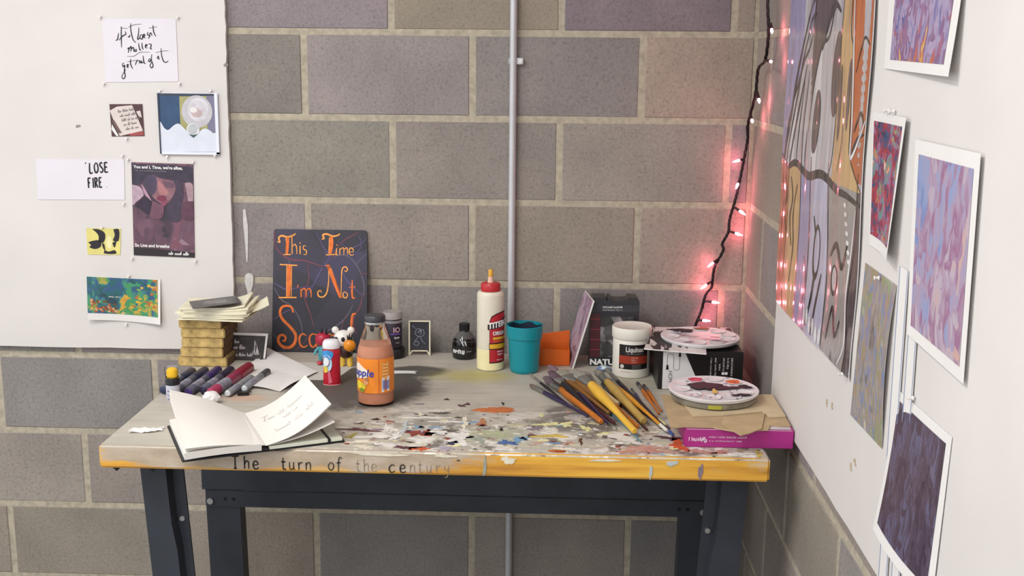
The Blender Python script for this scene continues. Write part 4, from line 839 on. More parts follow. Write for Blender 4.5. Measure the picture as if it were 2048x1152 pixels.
# I'm
L_([(148, 248), (248, 252)], .0028, OR2, False); L_([(202, 252), (196, 340), (188, 432)], .0085, OR1, False); L_([(188, 254), (178, 430)], .0020, OR2, False); L_([(216, 254), (206, 430)], .0016, OR2, False); L_([(132, 436), (236, 434)], .003, OR2, False)
L_([(248, 362), (244, 378)], .0024, OR1); L_([(264, 385), (262, 432)], .003, OR1); L_([(264, 398), (280, 382), (292, 396), (290, 432)], .0026, OR1); L_([(292, 398), (308, 382), (320, 396), (320, 432)], .0026, OR1)
# Not
L_([(405, 252), (428, 250), (432, 270)], .003, OR1); L_([(424, 252), (424, 330), (412, 400), (390, 428), (364, 424), (360, 402), (374, 392), (380, 404)], .0026, OR2); L_([(424, 252), (452, 330), (490, 430)], .0075, OR1, False); L_([(438, 262), (496, 432)], .0015, OR2, False); L_([(492, 432), (496, 340), (502, 270), (522, 256), (532, 270), (524, 282), (514, 276)], .0024, OR2)
L_([(516, 396), (504, 408), (508, 428), (522, 430), (530, 412), (516, 396)], .0024, OR2); L_([(558, 330), (556, 400), (560, 430), (574, 430)], .0034, OR1); L_([(540, 372), (576, 368)], .002, OR1)
# Scared
L_([(212, 520), (206, 492), (180, 482), (150, 490), (136, 520), (150, 560), (190, 600), (222, 645), (216, 690), (186, 718), (146, 716), (120, 690), (124, 658), (146, 648), (162, 662), (156, 682), (142, 680)], .0058, OR1); L_([(140, 520), (156, 556), (196, 598), (228, 645), (222, 692), (190, 722)], .0014, OR2)
L_([(284, 650), (262, 640), (244, 662), (246, 700), (266, 716), (290, 704)], .0036, OR1); L_([(340, 642), (316, 642), (302, 668), (308, 704), (326, 714), (342, 690)], .0036, OR1); L_([(344, 640), (342, 714)], .0036, OR1); L_([(388, 642), (430, 640)], .003, OR1); L_([(406, 642), (404, 712)], .004, OR1); L_([(430, 650), (450, 644), (462, 652)], .003, OR1)
L_([(470, 690), (500, 678), (496, 650), (476, 652), (466, 690), (484, 714), (508, 704)], .0032, OR1); L_([(576, 520), (556, 530), (548, 600), (544, 690), (552, 714)], .0046, OR1); L_([(546, 660), (526, 648), (514, 676), (524, 708), (546, 700)], .003, OR1)
# ---- open notebook
nb = thing('notebook', 'open black covered sketch notebook with pencil writing, over the front bench edge', 'notebook', (-.331, -.777, T+.0006), math.radians(25.5))
M_cov = mat('black notebook cover', '1c1b1d', .5, var=.05)
obj('cover', G().box(-.151, .151, -.002, .217, 0, .0026), M_cov, nb, bevel=.001); obj('spine', G().box(-.006, .006, -.003, .217, .0027, .0072), M_cov, nb)
M_pg = mat('notebook page', 'dedad4', .75, var=.015, scale=10)
obj('page_block', G().sheet(lambda s, v: (-.007-.139*s, v*.213, .0092+.0025*math.sin(3*s)), 14, 2, .0125), M_pg, nb)
obj('page_block', G().sheet(lambda s, v: (.007+.139*s, v*.213, .0062), 8, 2, .0058), mat('greenish page edges', 'd5d8c8', .8, var=.04), nb)
def left_leaf(s, v, k): return (-.0005-.1435*s, v*.213, .0125+k*(.012+.052*v)*(s**1.25)+.010*math.sin(math.pi*s)*(.5+.5*v))
for k in (.72, .9, 1.0): obj('page', G().sheet(lambda s, v: left_leaf(s, v, k), 16, 10, .0006), M_pg, nb, smooth=True)
def right_leaf(s, v, k): return (.0005+(.1375-.012*k)*s, v*.211, .0115+k*(.067*s-.014*math.sin(math.pi*s)))
for k in (.45, .97, 1.0): obj('page', G().sheet(lambda s, v: right_leaf(s, v, k), 12, 8, .0006), M_pg, nb, smooth=True)
M_pencil = mat('pencil grey', 'c6c3c0', .8, var=.1)
nbf = lambda x0, y0, ro: (lambda x, y: (lambda p: (p[0], p[1], p[2]+.0016))(right_leaf((x0+x*math.cos(ro)-y*math.sin(ro))/.125, (y0+x*math.sin(ro)+y*math.cos(ro))/.211, 1.0)))
hand('T', .0150, .0014, nbf(.016, .128, .10), M_pencil, nb, slant=.3); scrawl(.072, .0120, nbf(.030, .129, .10), M_pencil, nb, 6, .0010); scrawl(.066, .0130, nbf(.030, .052, .12), M_pencil, nb, 9, .0010); scrawl(.03, .0080, nbf(.055, .100, .1), M_pencil, nb, 5, .0008)
nlf = lambda x, y: (lambda p: (p[0], p[1], p[2]+.0014))(left_leaf(.9-x/.14, y/.213, 1.0))
for yy in (.150, .135): obj('lettering', G().ribbon(smooth_pts([(.03+.009*i, yy+.002*math.sin(i*2.3)) for i in range(8)], 3), .0006, nlf), mat('faint pencil', 'cfccca', .8), nb)
obj('sticker', G().prism(ell(.104, .10, .034, .040, 24), .0094, .0100), mat('dark brown sticker', '3a2528', .5, var=.1), nb); obj('sticker_figure', G().prism(ell(.112, .10, .018, .024, 18), .0101, .0104), mat('grey sticker print', '8f8688', .5, var=.2, scale=60), nb)
obj('elastic_band', G().box(.118, .123, -.003, .217, .0028, .0106), M_cov, nb, bevel=.0006)
# ---- paint marker standing
t = thing('paint_marker', 'upright paint marker with yellow tip under a clear cap', 'marker', (-.607, -.468, T))
obj('barrel', G().lathe([(.0135, 0), (.0145, .002), (.0145, .034), (.0138, .036)], 24), mat('marker pale barrel', 'b8b8c4', .4, var=.06), t, smooth=True)
obj('collar', G().lathe([(.0150, .036), (.0150, .050), (.0140, .052)], 24), M_blackplastic, t, smooth=True)
obj('tip', G().lathe([(.0105, .052), (.0110, .060), (.0105, .067), (.006, .070)], 20), mat('yellow nib', 'f6c02a', .4, var=.05), t, smooth=True)
obj('cap', G().lathe([(.0160, .052), (.0158, .070), (.0145, .0735), (.004, .0738)], 24), mat('clear cap', 'f4f6ea', .06, var=0, trans=1, ior=1.08), t, smooth=True)
for k in range(3): squiggle(.014, .0045, cyl(.0145, -.5, .022-k*.009), mat('marker print', '4d4a7c', .5), t, k)
# ---- markers lying down
def lying(name, label, cat, a, b, r, group=None):
    a = Vector(a); b = Vector(b); d = b-a; t = thing(name, label, cat, tuple(a), 0, group, rot=d.to_track_quat('X', 'Z').to_euler()); return t, d.length
def marker(label, a, b, r, cb, cc, cr=.42, endr=None):
    t, L = lying('marker_pen', label, 'marker', (a[0], a[1], T+r+.0004), (b[0], b[1], T+r+.0006), r, 'marker pens lying beside the wooden stack')
    rot = lambda prof: [(x, y, z) for x, y, z in prof]
    X = lambda g: g.map(lambda x, y, z: (z, y, -x))
    obj('barrel', X(G().lathe([(r*.80, 0), (r*.92, .003), (r*.92, L*(1-cr)), (r*.8, L*(1-cr)+.002)], 18)), cb, t, smooth=True)
    obj('cap', X(G().lathe([(r, L*(1-cr)+.001), (r, L-.004), (r*.85, L)], 18)), cc, t, smooth=True)
    obj('end_plug', X(G().lathe([(r*.5, -.003), (r*.8, -.001), (r*.8, .001)], 14)), cc if endr is None else endr, t, smooth=True)
    obj('label_band', X(G().lathe([(r*.935, L*.16), (r*.935, L*.40)], 18, cap=(False, False))), mat('marker print band', '8c8a98', .5, var=.25, scale=120), t, smooth=True)
MGR = mat('grey marker barrel', '8d9094', .35, var=.10, scale=60); MDK = mat('slate marker barrel', '5c5f70', .4, var=.10); MPU = mat('violet black cap', '2b2440', .35, var=.06); MNV = mat('navy cap', '2d3450', .35, var=.06); MRE = mat('crimson cap', '8f1d30', .35, var=.06); MPK = mat('raspberry barrel', '9c3556', .4, var=.06)
marker('slate marker with navy cap at the bench edge end of the row', (-.642, -.430), (-.624, -.280), .0105, MDK, MNV)
marker('slate marker with navy black cap, second of the row', (-.612, -.437), (-.598, -.270), .0105, MDK, MNV)
marker('slate marker with deep violet cap in the middle of the row', (-.583, -.441), (-.570, -.262), .0105, MDK, mat('deep violet cap', '3f2a6c', .35))
marker('slate marker with black violet cap beside the crimson marker', (-.556, -.425), (-.540, -.262), .0105, MDK, MPU)
marker('raspberry marker with thick crimson cap', (-.530, -.455), (-.503, -.240), .0125, MPK, MRE, .34, MPK)
marker('grey marker with pale end beside the crimson marker', (-.498, -.440), (-.478, -.318), .0085, MGR, MGR, .4, mat('pale marker end', 'c4cbcd', .4))
marker('grey marker with black cap farthest from the wooden stack', (-.472, -.402), (-.455, -.262), .0085, MGR, mat('charcoal cap', '4a4a4e', .35), .3, mat('pale marker end', 'c4cbcd', .4))
# ---- loose papers, clip, torn tape
t = thing('loose_paper', 'creased white sheet lying behind the open notebook', 'paper', (-.425, -.235, T+.0004), .0)
cr = [(-.505, -.062), (-.345, -.235), (-.545, -.345), (-.395, -.395)]
def lp(s, v):
    a = Vector(cr[2])*(1-s)+Vector(cr[3])*s; b = Vector(cr[0])*(1-s)+Vector(cr[1])*s; p = a*(1-v)+b*v
    return (p.x+.425, p.y+.235, .0008+.016*max(0, v-.55)**1.5*max(0, .9-s)*2.2+.010*abs(math.sin(3.2*s+1.2*v))*s*(1-v)+.002*abs(math.sin(5*v)))
obj('sheet', G().sheet(lp, 18, 18, .0004), M_paper, t)
t = thing('loose_paper', 'thin white sheet partly under the creased sheet and red bottle', 'paper', (-.38, -.22, T+.0002), .0)
obj('sheet', G().sheet(lambda s, v: ((s-.5)*.17+.03*v, (v-.5)*.15, .0001), 4, 4, .0002), mat('greyish paper', 'c4c1ba', .8, var=.03), t)
t = thing('loose_paper', 'torn white paper scrap lying behind the juice bottle', 'paper', (-.125, -.215, T+.0004), .1)
obj('sheet', G().prism([(-.045, -.012), (-.015, -.010), (.008, -.013), (.003, -.004), (.010, .006), (-.010, .010), (-.045, .012)], .0001, .0010), M_paper, t)
t = thing('binder_clip', 'small black clip lying between notebook and loose sheet', 'clip', (-.470, -.420, T), .25)
obj('clip_body', G().box(-.0125, .0125, -.009, .009, .0002, .0075), M_blackplastic, t, bevel=.002); obj('clip_lever', G().tube([(.010, 0, .004), (.017, .003, .006), (.017, -.004, .006)], .0012, 6), M_blackplastic, t)
t = thing('torn_tape', 'crumpled strip of white tape on the bare left end of the bench', 'tape', (-.594, -.672, T), .18)
rt = random.Random(6); V_ = {}
def tp(s, v):
    k = (round(s, 3), round(v, 3)); V_.setdefault(k, rt.uniform(0, .004)); return ((s-.5)*.062+.003*math.sin(9*v), (v-.5)*(.030-.010*s)+.003*math.sin(8*s), .0006+V_[k])
obj('strip', G().sheet(tp, 10, 5, .0004), mat('white tape', 'e4e1df', .5, var=.03), t)
t = thing('crumpled_paper', 'small crumpled white paper ball behind the notebook pages', 'paper', (-.520, -.485, T))
g = G().ball((0, 0, .014), .018, .012, .0135, 12, 8); g.map(lambda x, y, z: (x*(1+.25*noise.noise(Vector((x, y, z))*180)), y*(1+.25*noise.noise(Vector((y, z, x))*170)), max(.0003, z*(1+.2*noise.noise(Vector((x, z, y))*160))))); obj('wad', g, M_paper, t)
# ---- red squeeze bottle with white cap
t = thing('squeeze_bottle', 'small red squeeze bottle with white flip cap and blue label swirl', 'bottle', (-.294, -.325, T), .1)
M_red = mat('red bottle', 'c02436', .3, var=.10, scale=15)
obj('body', G().lathe([(.0185, 0), (.0200, .002), (.0192, .02), (.0190, .05), (.0200, .072), (.0200, .078), (.0175, .084)], 32, sy=.72), M_red, t, smooth=True)
obj('cap', G().lathe([(.0195, .0845), (.0200, .089), (.0185, .098), (.0150, .103), (.004, .1045)], 32, sy=.75), mat('white cap', 'e2e2e6', .35, var=.04), t, smooth=True)
wl = lambda R, sy: (lambda a, z, e=.0006: ((R+e)*math.sin(a), -(R*sy+e)*math.cos(a), z))
fb = wl(.0200, .72)
def patch_b(poly, m, e=.0006, R=.0200): obj('label_patch', G().add([wl(R, .72)(x, y, e) for x, y in poly], [tuple(range(len(poly)))]), m, t, tri=True)
patch_b([(-1.15, .070), (-.9, .064), (-.5, .066), (-.1, .060), (.15, .066), (.3, .074), (.1, .080), (-.4, .082), (-.9, .080), (-1.2, .078)], mat('label blue', '3f8fcf', .4, var=.1), .0012)
patch_b(ell(-.45, .052, .55, .020, 22), mat('label pale blue', 'b4d0e6', .4, var=.08, scale=90), .0013); patch_b(ell(-.5, .056, .3, .010, 16), mat('label white', 'e6e8ec', .4), .0022); patch_b(ell(-.62, .038, .28, .008, 12), mat('label yellow', 'e0c84c', .4), .0018); patch_b([(-.3, .005), (.1, .008), (-.1, .032), (-.35, .036)], mat('label rose', 'dc6c84', .4), .0016)
obj('base_rim', G().lathe([(.0190, 0), (.0206, .0012), (.0204, .0028)], 32, sy=.73, cap=(False, False)), mat('pink rim', 'e0a0a4', .4), t, smooth=True)
# ---- toy figures (plain generic vinyl toys)
M_vw, M_vk, M_vo, M_vy = mat('vinyl white', 'e4e0da', .3, var=0), mat('vinyl black', '1b181a', .3, var=0), mat('vinyl orange', 'e08a1e', .3, var=.05), mat('vinyl yellow', 'dcb545', .35, var=.05)
t = thing('toy_figure', 'white headed vinyl bear figure carrying an orange pumpkin', 'toy', (-.290, -.170, T))
hd = obj('head', G().ball((-.006, 0, .068), .0225, .020, .020), M_vw, t, smooth=True)
for s in (-1, 1): obj('ear', G().ball((-.006+s*.0185, 0, .0875), .0088, .006, .0088, 14, 10), M_vw, hd, smooth=True); obj('eye_patch', G().ball((-.012+s*.0085, -.0178, .069), .0055, .003, .0062, 12, 8), M_vk, hd, smooth=True)
obj('nose', G().ball((-.013, -.0205, .059), .003, .002, .0022, 10, 6), M_vk, hd, smooth=True)
obj('body', G().lathe([(.012, .022), (.0165, .028), (.0165, .040), (.011, .050)], 20, sy=.85), mat('vinyl brown', '3a211a', .35, var=.05), t, smooth=True)
for s in (-1, 1): obj('leg', G().tube([(s*.008, 0, .024), (s*.009, -.001, .010), (s*.0095, -.004, .004), (s*.0095, -.009, .0042)], [.0075, .0072, .0075, .0040], 12), M_vy, t, smooth=True); obj('arm', G().tube([(s*.014, 0, .044), (s*.020, -.010, .038), (s*.015 if s < 0 else .016, -.019, .040)], [.0045, .0042, .0045], 10), M_vk, t, smooth=True)
pk = obj('pumpkin', G().ball((.013, -.0225, .056), .0150, .012, .0145, 20, 12), M_vo, t, smooth=True)
for dx, dz in ((.0, .020), (.006, .018), (-.005, .017)): obj('stem', G().tube([(.013+dx*.5, -.022, .068), (.013+dx, -.023, .064+dz)], [.0032, .0012], 8), M_vk, pk, smooth=True)
t = thing('toy_figure', 'crimson headed vinyl figure with teal body and red feet', 'toy', (-.347, -.160, T))
hd = obj('head', G().ball((0, 0, .062), .0185, .0165, .0175), mat('vinyl crimson', 'a8203c', .35, var=.05), t, smooth=True)
for dx in (-.003, .008): obj('horn', G().tube([(dx, -.004, .074), (dx+.003, -.004, .090)], [.0035, .001], 8), M_vk, hd, smooth=True)
obj('body', G().lathe([(.008, .014), (.0125, .022), (.011, .038), (.007, .048)], 18, sy=.85), mat('vinyl teal', '4a96a4', .35, var=.05), t, smooth=True)
for s in (-1, 1):
    obj('arm', G().tube([(s*.009, 0, .042), (s*.017, -.004, .034), (s*.018, -.008, .026)], [.0036, .0034, .0038], 10), mat('vinyl teal', '4a96a4'), t, smooth=True)
    lg = obj('leg', G().tube([(s*.0055, 0, .020), (s*.0065, 0, .007)], [.0052, .0050], 10), mat('vinyl teal', '4a96a4'), t, smooth=True); obj('foot', G().ball((s*.0075, -.004, .0052), .0072, .0105, .0050, 14, 8), mat('vinyl red', 'c2404a', .35, var=.05), lg, smooth=True)
# ---- juice bottle
t = thing('juice_bottle', 'clear juice bottle of peach drink with orange wraparound label', 'bottle', (-.175, -.452, T), -.12)
BP = [(.0345, 0), (.0378, .002), (.0385, .008), (.0385, .045), (.0380, .090), (.0385, .104), (.0372, .116), (.0320, .135), (.0240, .158), (.0212, .166), (.0205, .176)]
M_glass = mat('bottle glass', 'f6f2ee', .04, var=0, trans=1, ior=1.25)
obj('glass', G().lathe(BP, 48), M_glass, t, smooth=True)
inn = [(max(.001, r-.0026), z+.003) for r, z in BP[:-2] if z < .128]; inn.append((.0318, .128))
obj('drink', G().lathe(inn, 40), mat('peach drink', 'f2ab8a', .15, var=0, trans=.15, sss=.3), t, smooth=True)
obj('cap', G().lathe([(.0212, .1745), (.0222, .176), (.0222, .188), (.0208, .1905), (.006, .191)], 36), mat('dark cap', '4a4a50', .35, metal=.5, var=.05), t, smooth=True)
obj('cap_rim', G().lathe([(.0226, .1735), (.0229, .1755), (.0226, .1775)], 36, cap=(False, False)), mat('silver rim', 'c6c6c8', .25, metal=.9, var=0), t, smooth=True)
R = .0387
lab = obj('label', wrap(R, -2.3, 2.3, .030, .104, 56), mat('orange label', 'e8872a', .4, var=.06, scale=30), t, smooth=True)
def lpatch(poly, m, e=.0008): obj('label_patch', G().add([((R+e)*math.sin(a), -(R+e)*math.cos(a), z) for a, z in poly], [tuple(range(len(poly)))]), m, t, tri=True)
lpatch([(.42, .030), (.47, .030), (.47, .104), (.42, .104)], mat('label seam', 'c8641c', .4)); lpatch([(.62, .060), (1.02, .060), (1.02, .098), (.62, .098)], mat('label tan panel', 'd9a458', .4, var=.08, scale=120))
for k in range(5): lpatch([(.66, .090-k*.007), (.98, .090-k*.007), (.98, .093-k*.007), (.66, .093-k*.007)], mat('label fine print', 'e6bc7c', .4, var=.1), .0016)
lpatch([(.58, .032), (1.06, .034), (1.06, .066), (.60, .064)], mat('barcode white', 'e6e6ec', .4), .0014)
for k in range(11): lpatch([(.645+k*.036, .038), (.645+k*.036+(.018 if k % 3 else .027), .038), (.645+k*.036+(.018 if k % 3 else .027), .058), (.645+k*.036, .058)], mat('barcode blue', '5a6cb0', .4), .0024)
obj('label_patch', cband(R, [(-1.35, .060, .066), (-1.1, .058, .088), (-.85, .059, .095), (-.55, .061, .089), (-.2, .064, .080), (-.02, .070, .072)], .0012), mat('label swoosh', 'e9dccb', .4), t)
lettering('Snapple', .0225, cyl(R, -1.62, .0665, .0022), mat('logo blue', '3a3f9c', .4), t, shear=.15, bold=.0004)
for a, z, ra, rz, c in [(-.75, .046, .24, .0090, 'e8d33c'), (-.45, .044, .18, .0075, 'd9c23a'), (-.28, .054, .16, .0065, 'd89a6c'), (-.55, .036, .20, .0040, '6f8a34'), (-.2, .060, .10, .0040, 'a87a4c')]: lpatch(ell(a, z, ra, rz, 16), mat('fruit '+c, c, .4, var=.1, scale=120), .0018)
# ---- dark tin behind, clear cap
t = thing('paint_jar', 'dark labelled paint jar with clear upturned cap near the wall', 'jar', (-.192, -.075, T))
obj('base', G().lathe([(.0300, 0), (.0310, .004), (.0310, .020), (.0290, .024)], 32), M_blackplastic, t, smooth=True)
obj('body', G().lathe([(.0225, .0245), (.0235, .030), (.0235, .094), (.0215, .097)], 32), mat('jar dark label', '2a2330', .35, var=.05), t, smooth=True)
obj('cap', G().lathe([(.0238, .0975), (.0240, .108), (.0225, .114), (.006, .1145)], 32), mat('frosted cap', 'b9b4b0', .35, var=.03, trans=.3), t, smooth=True)
obj('lid_band', wrap(.0237, -1.5, 1.5, .088, .0945, 20), mat('grey lid band', '8f8a90', .4), t)
lettering('IO', .0175, cyl(.0237, .18, .066, .0008), mat('pink lettering', 'c9a4b4', .5), t, bold=.0005); obj('label_stripe', wrap(.0237, -.1, 1.1, .060, .0635, 12, .0007), mat('violet stripe', '6a4a9c', .5), t); squiggle(.014, .0055, cyl(.0237, .35, .050, .0008), M_white_ink, t, 3); squiggle(.010, .0045, cyl(.0237, .5, .038, .0008), mat('grey ink2', '9c9a9c', .5), t, 4)
# ---- mini chalkboard
t = thing('mini_chalkboard', 'tiny chalkboard easel with cream frame and chalk scribble', 'chalkboard', (-.128, -.058, T), .05)
ca = .10
ch = lambda x, y, e=0: lean(x, y, e, ca)
obj('slate', G().box(-.0235, .0235, 0, .002, .012, .0835).map(lambda x, y, z: ch(x, z, -y)), mat('slate', '35353c', .8, var=.10, scale=60), t)
M_cf = mat('cream frame', 'e2dcc4', .5, var=.03)
for a, b, c, d in [(-.027, -.0235, .0, .0865), (.0235, .027, .0, .0865), (-.0235, .0235, .083, .0865), (-.018, .018, .0095, .0125)]: obj('frame_rail', G().box(a, b, -.0035, .0025, c, d).map(lambda x, y, z: ch(x, z, -y)), M_cf, t, bevel=.0008)
for s in (-1, 1): obj('frame_foot', G().prism([(s*.0235, .0), (s*.027, .0), (s*.019, .0125), (s*.016, .0125)], -.002, .002).map(lambda x, y, z: ch(x, y, z)), M_cf, t)
obj('back_strut', G().tube([(0, .009, .07), (0, .036, .0012)], .0013, 6), M_cf, t)
MCH = mat('chalk', '8f97b0', .9, var=.2, scale=200)
for pts in ([(.006, .062), (-.006, .066), (-.010, .052), (.002, .046), (.011, .052), (.008, .064), (-.002, .060)], [(-.002, .048), (-.010, .036), (-.014, .028), (-.006, .024), (-.002, .032), (-.012, .036)], [(.002, .046), (.006, .036), (.014, .028)], [(-.018, .074), (-.010, .066)], [(-.006, .056), (.004, .060), (.002, .050)]): obj('chalk_line', G().ribbon(smooth_pts(pts, 5), .0012, lambda x, y: ch(x, y, .0005)), MCH, t)
# ---- ink bottle
t = thing('ink_bottle', 'squat black ink bottle with ridged cap beside glue bottle', 'bottle', (-.016, -.070, T))
obj('glass', G().lathe([(.0270, 0), (.0295, .003), (.0300, .010), (.0300, .034), (.0280, .046), (.0180, .060), (.0125, .066), (.0120, .070)], 40), mat('black glass', '101012', .08, var=0, coat=.5), t, smooth=True)
obj('shoulder_glass', G().lathe([(.0287, .044), (.0186, .0605), (.0130, .0665)], 40, cap=(False, False)), mat('grey glass', '5a5856', .10, var=.05), t, smooth=True)
g = G()
V = []; F = []; n = 48
for z in (.070, .086):
    for i in range(n): a = 2*math.pi*i/n; r = .0122+(.0006 if i % 2 else 0); V.append((r*math.cos(a), r*math.sin(a), z))
F = [(i, (i+1) % n, n+(i+1) % n, n+i) for i in range(n)]+[tuple(range(n, 2*n)), tuple(reversed(range(n)))]
obj('cap', G().add(V, F), M_blackplastic, t)
obj('label', wrap(.0301, -1.1, 1.1, .012, .033, 30), mat('ink label', '201f20', .5, var=.05), t); squiggle(.026, .0120, cyl(.0301, -.95, .0165, .0010), M_white_ink, t, 12, wd=.0026); squiggle(.014, .0040, cyl(.0301, .25, .020, .0010), mat('grey ink2', '9c9a9c'), t, 6)
for x in (-.004, .003): obj('label_mark', G().ribbon(smooth_pts([(x, .050), (x+.002, .042), (x+.0045, .036)], 4), [.001, .0015, .002, .0022, .002, .0018, .0015, .001, .0008], cyl(.0297, 0, 0, .0020)), M_white_ink, t)
# ---- glue bottle
t = thing('glue_bottle', 'tall white wood glue bottle with red cap and yellow nozzle', 'bottle', (.053, -.165, T), .12)
R = .0320
obj('body', G().lathe([(.0290, 0), (.0315, .002), (R, .006), (R, .178), (.0310, .184), (.0270, .188)], 40), mat('glue bottle plastic', 'd9d2c2', .35, var=.02, sss=.2), t, smooth=True)
obj('glue_fill', wrap(R, -math.pi, math.pi, .003, .052, 44, .0002), mat('cream glue', 'ece2b4', .4, var=.02), t, smooth=True)
obj('cap', G().lathe([(.0225, .1885), (.0232, .190), (.0232, .203), (.0205, .207), (.009, .208)], 40), mat('red cap', 'b52a30', .35, var=.05), t, smooth=True)
nz_ = obj('nozzle', G().lathe([(.0075, .208), (.0065, .216), (.0055, .222)], 20), mat('pale nozzle', 'e0b8a4', .4, var=.04), t, smooth=True); obj('nozzle_tip', G().lathe([(.0055, .2222), (.0058, .225), (.0058, .236), (.0045, .2385)], 18), mat('yellow nozzle tip', 'dca63a', .4, var=.05), nz_, smooth=True)
def gp(poly, m, e=.0006): obj('label_patch', G().add([((R+e)*math.sin(a), -(R+e)*math.cos(a), z) for a, z in poly], [tuple(range(len(poly)))]), m, t, tri=True)
M_gr, M_gb, M_gy = mat('glue label red', 'b3222e', .4, var=.06), mat('glue label dark', '2c1a1c', .4, var=.05), mat('glue label yellow', 'e0a92c', .4, var=.05)
obj('label_border', wrap(R, -.14, 1.65, .020, .120, 26, .0005), M_gb, t); obj('label', wrap(R, -.11, 1.62, .023, .118, 26, .0009), M_gr, t)
obj('label_border', cband(R, [(-.14, .118, .1215), (0, .118, .133), (.35, .118, .139), (.8, .118, .1425), (1.6, .118, .144)], .0005), M_gb, t); obj('label', cband(R, [(-.11, .116, .119), (.02, .116, .130), (.37, .116, .1365), (.8, .116, .140), (1.58, .116, .1415)], .0009), M_gr, t)
obj('label_stripe', cband(R, [(-.26, .1005, .1135), (.5, .1045, .121), (1.5, .111, .131)], .0016), M_gb, t)
lettering('TITEBOND', .0190, lambda x, y: cyl(R, -.22, .1035+.16*x, .0024)(x, y), M_white_ink, t, bold=.0007, sx=.82)
lettering('ORIGINAL', .0125, cyl(R, .10, .088, .0018), M_white_ink, t, bold=.0004, sx=.8)
for z0_, z1_ in ((.077, .083), (.0705, .0745)): obj('label_stripe', wrap(R, .12, 1.5, z0_, z1_, 16, .0016), M_gy if z0_ > .075 else mat('glue label orange', 'cc5a2a', .4), t)
obj('label_stripe', wrap(R, -.16, 1.6, .053, .069, 20, .0015), M_gb, t); obj('label_stripe', wrap(R, -.12, 1.6, .0555, .0665, 20, .0020), M_gy, t)
squiggle(.016, .0045, cyl(R, .45, .046, .0018), M_white_ink, t, 2); squiggle(.015, .0045, cyl(R, .50, .039, .0018), M_white_ink, t, 3); squiggle(.014, .0030, cyl(R, .42, .027, .0018), M_white_ink, t, 4)
# ---- teal cup
t = thing('teal_cup', 'teal plastic cup with flared upper band and paint inside', 'cup', (.134, -.185, T))
prof = [(.0300, 0), (.0330, .003), (.0345, .010), (.0385, .082), (.0415, .0835), (.0430, .112), (.0420, .113), (.0402, .085), (.0372, .083), (.0330, .012), (.001, .008)]
obj('cup_wall', G().lathe(prof, 48, cap=(True, False)), mat('teal plastic', '128a98', .38, var=.04, scale=10), t, smooth=True)
obj('dark_paint', G().lathe([(.0385, .088), (.0402, .108)], 40, cap=(False, False)).map(lambda x, y, z: (x, y, z+.003*math.sin(6*math.atan2(y, x)))), mat('dark paint lining', '1d2c3c', .35, var=.3, scale=60), t, smooth=True)
# ---- orange tray
t = thing('orange_tray', 'open orange plastic tray with low front wall behind the teal cup', 'tray', (.199, -.106, T), .03)
M_or = mat('orange plastic', 'd9641c', .45, var=.06, scale=14)
g = G().box(-.040, .042, -.026, .030, .0004, .004); obj('base', g, M_or, t, bevel=.001)
obj('front_wall', G().add([(-.040, -.029, .0005), (.042, -.029, .0005), (.042, -.025, .0005), (-.040, -.025, .0005), (-.040, -.034, .046), (.042, -.034, .040), (.042, -.030, .040), (-.040, -.030, .046)], [(3, 2, 1, 0), (4, 5, 6, 7), (0, 1, 5, 4), (1, 2, 6, 5), (2, 3, 7, 6), (3, 0, 4, 7)]), M_or, t, bevel=.0015)
obj('back_wall', G().add([(-.040, .028, .0005), (.042, .028, .0005), (.042, .032, .0005), (-.040, .032, .0005), (-.040, .030, .062), (.044, .030, .074), (.044, .034, .074), (-.040, .034, .062)], [(3, 2, 1, 0), (4, 5, 6, 7), (0, 1, 5, 4), (1, 2, 6, 5), (2, 3, 7, 6), (3, 0, 4, 7)]), M_or, t, bevel=.0015)
for x in (-.041, .039): obj('side_wall', G().box(x, x+.003, -.026, .030, .004, .036), M_or, t)
# ---- canvas panel on edge
t = thing('canvas_panel', 'small mauve painted canvas panel standing on edge and leaning sideways', 'canvas', (.247, -.160, T))
V = []
LNx = math.atan2(.046, .165)
def cp(y, z, e): return (-y*.14+z*math.sin(LNx)-e*math.cos(LNx), y, z*math.cos(LNx)+e*math.sin(LNx))
g = G().box(0, .118, .0004, .173, -.0035, 0).map(lambda y, z, e: cp(y, z, e)); obj('canvas_edge', g, M_paper, t)
P_M = painterly('mauve canvas', [(.15, '7c6276'), (.4, '9c7f92'), (.6, 'b8a0b0'), (.8, '8a6a80'), (.95, 'cbb8c4')], 18, rough=.5)
obj('painted_face', G().box(.001, .117, .0014, .172, .0002, .0010).map(lambda y, z, e: cp(y, z, e)), P_M, t)
# ---- black product pack
t = thing('product_pack', 'black hanging product pack lettered NATURAL with grey photo, behind white jar', 'package', (.346, -.100, T), .02)
M_pk = mat('pack black', '2b2b30', .35, var=.06)
pkp = [(-.058, .0004), (.058, .0004), (.058, .160), (.052, .168), (.032, .168), (.028, .162), (.010, .160), (-.006, .162), (-.010, .168), (-.018, .168), (-.018, .160), (-.022, .160), (-.022, .168), (-.052, .168), (-.058, .160)]
obj('carton', G().prism(pkp, -.028, .022).map(lambda x, y, z: (x, z, y)), M_pk, t)
pf = lambda e: (lambda x, y: (x, -.0285-e, y))
shape([(-.057, .022), (-.057, .128), (-.034, .128), (-.034, .022)], pf(0), mat('pack maroon', '4f2228', .4, var=.1), t, 'printed_area')
for k in range(4): shape([(-.057, .04+k*.025), (-.034, .04+k*.025), (-.034, .0415+k*.025), (-.057, .0415+k*.025)], pf(.0004), mat('pack red line', 'a03c48', .4), t, 'printed_line')
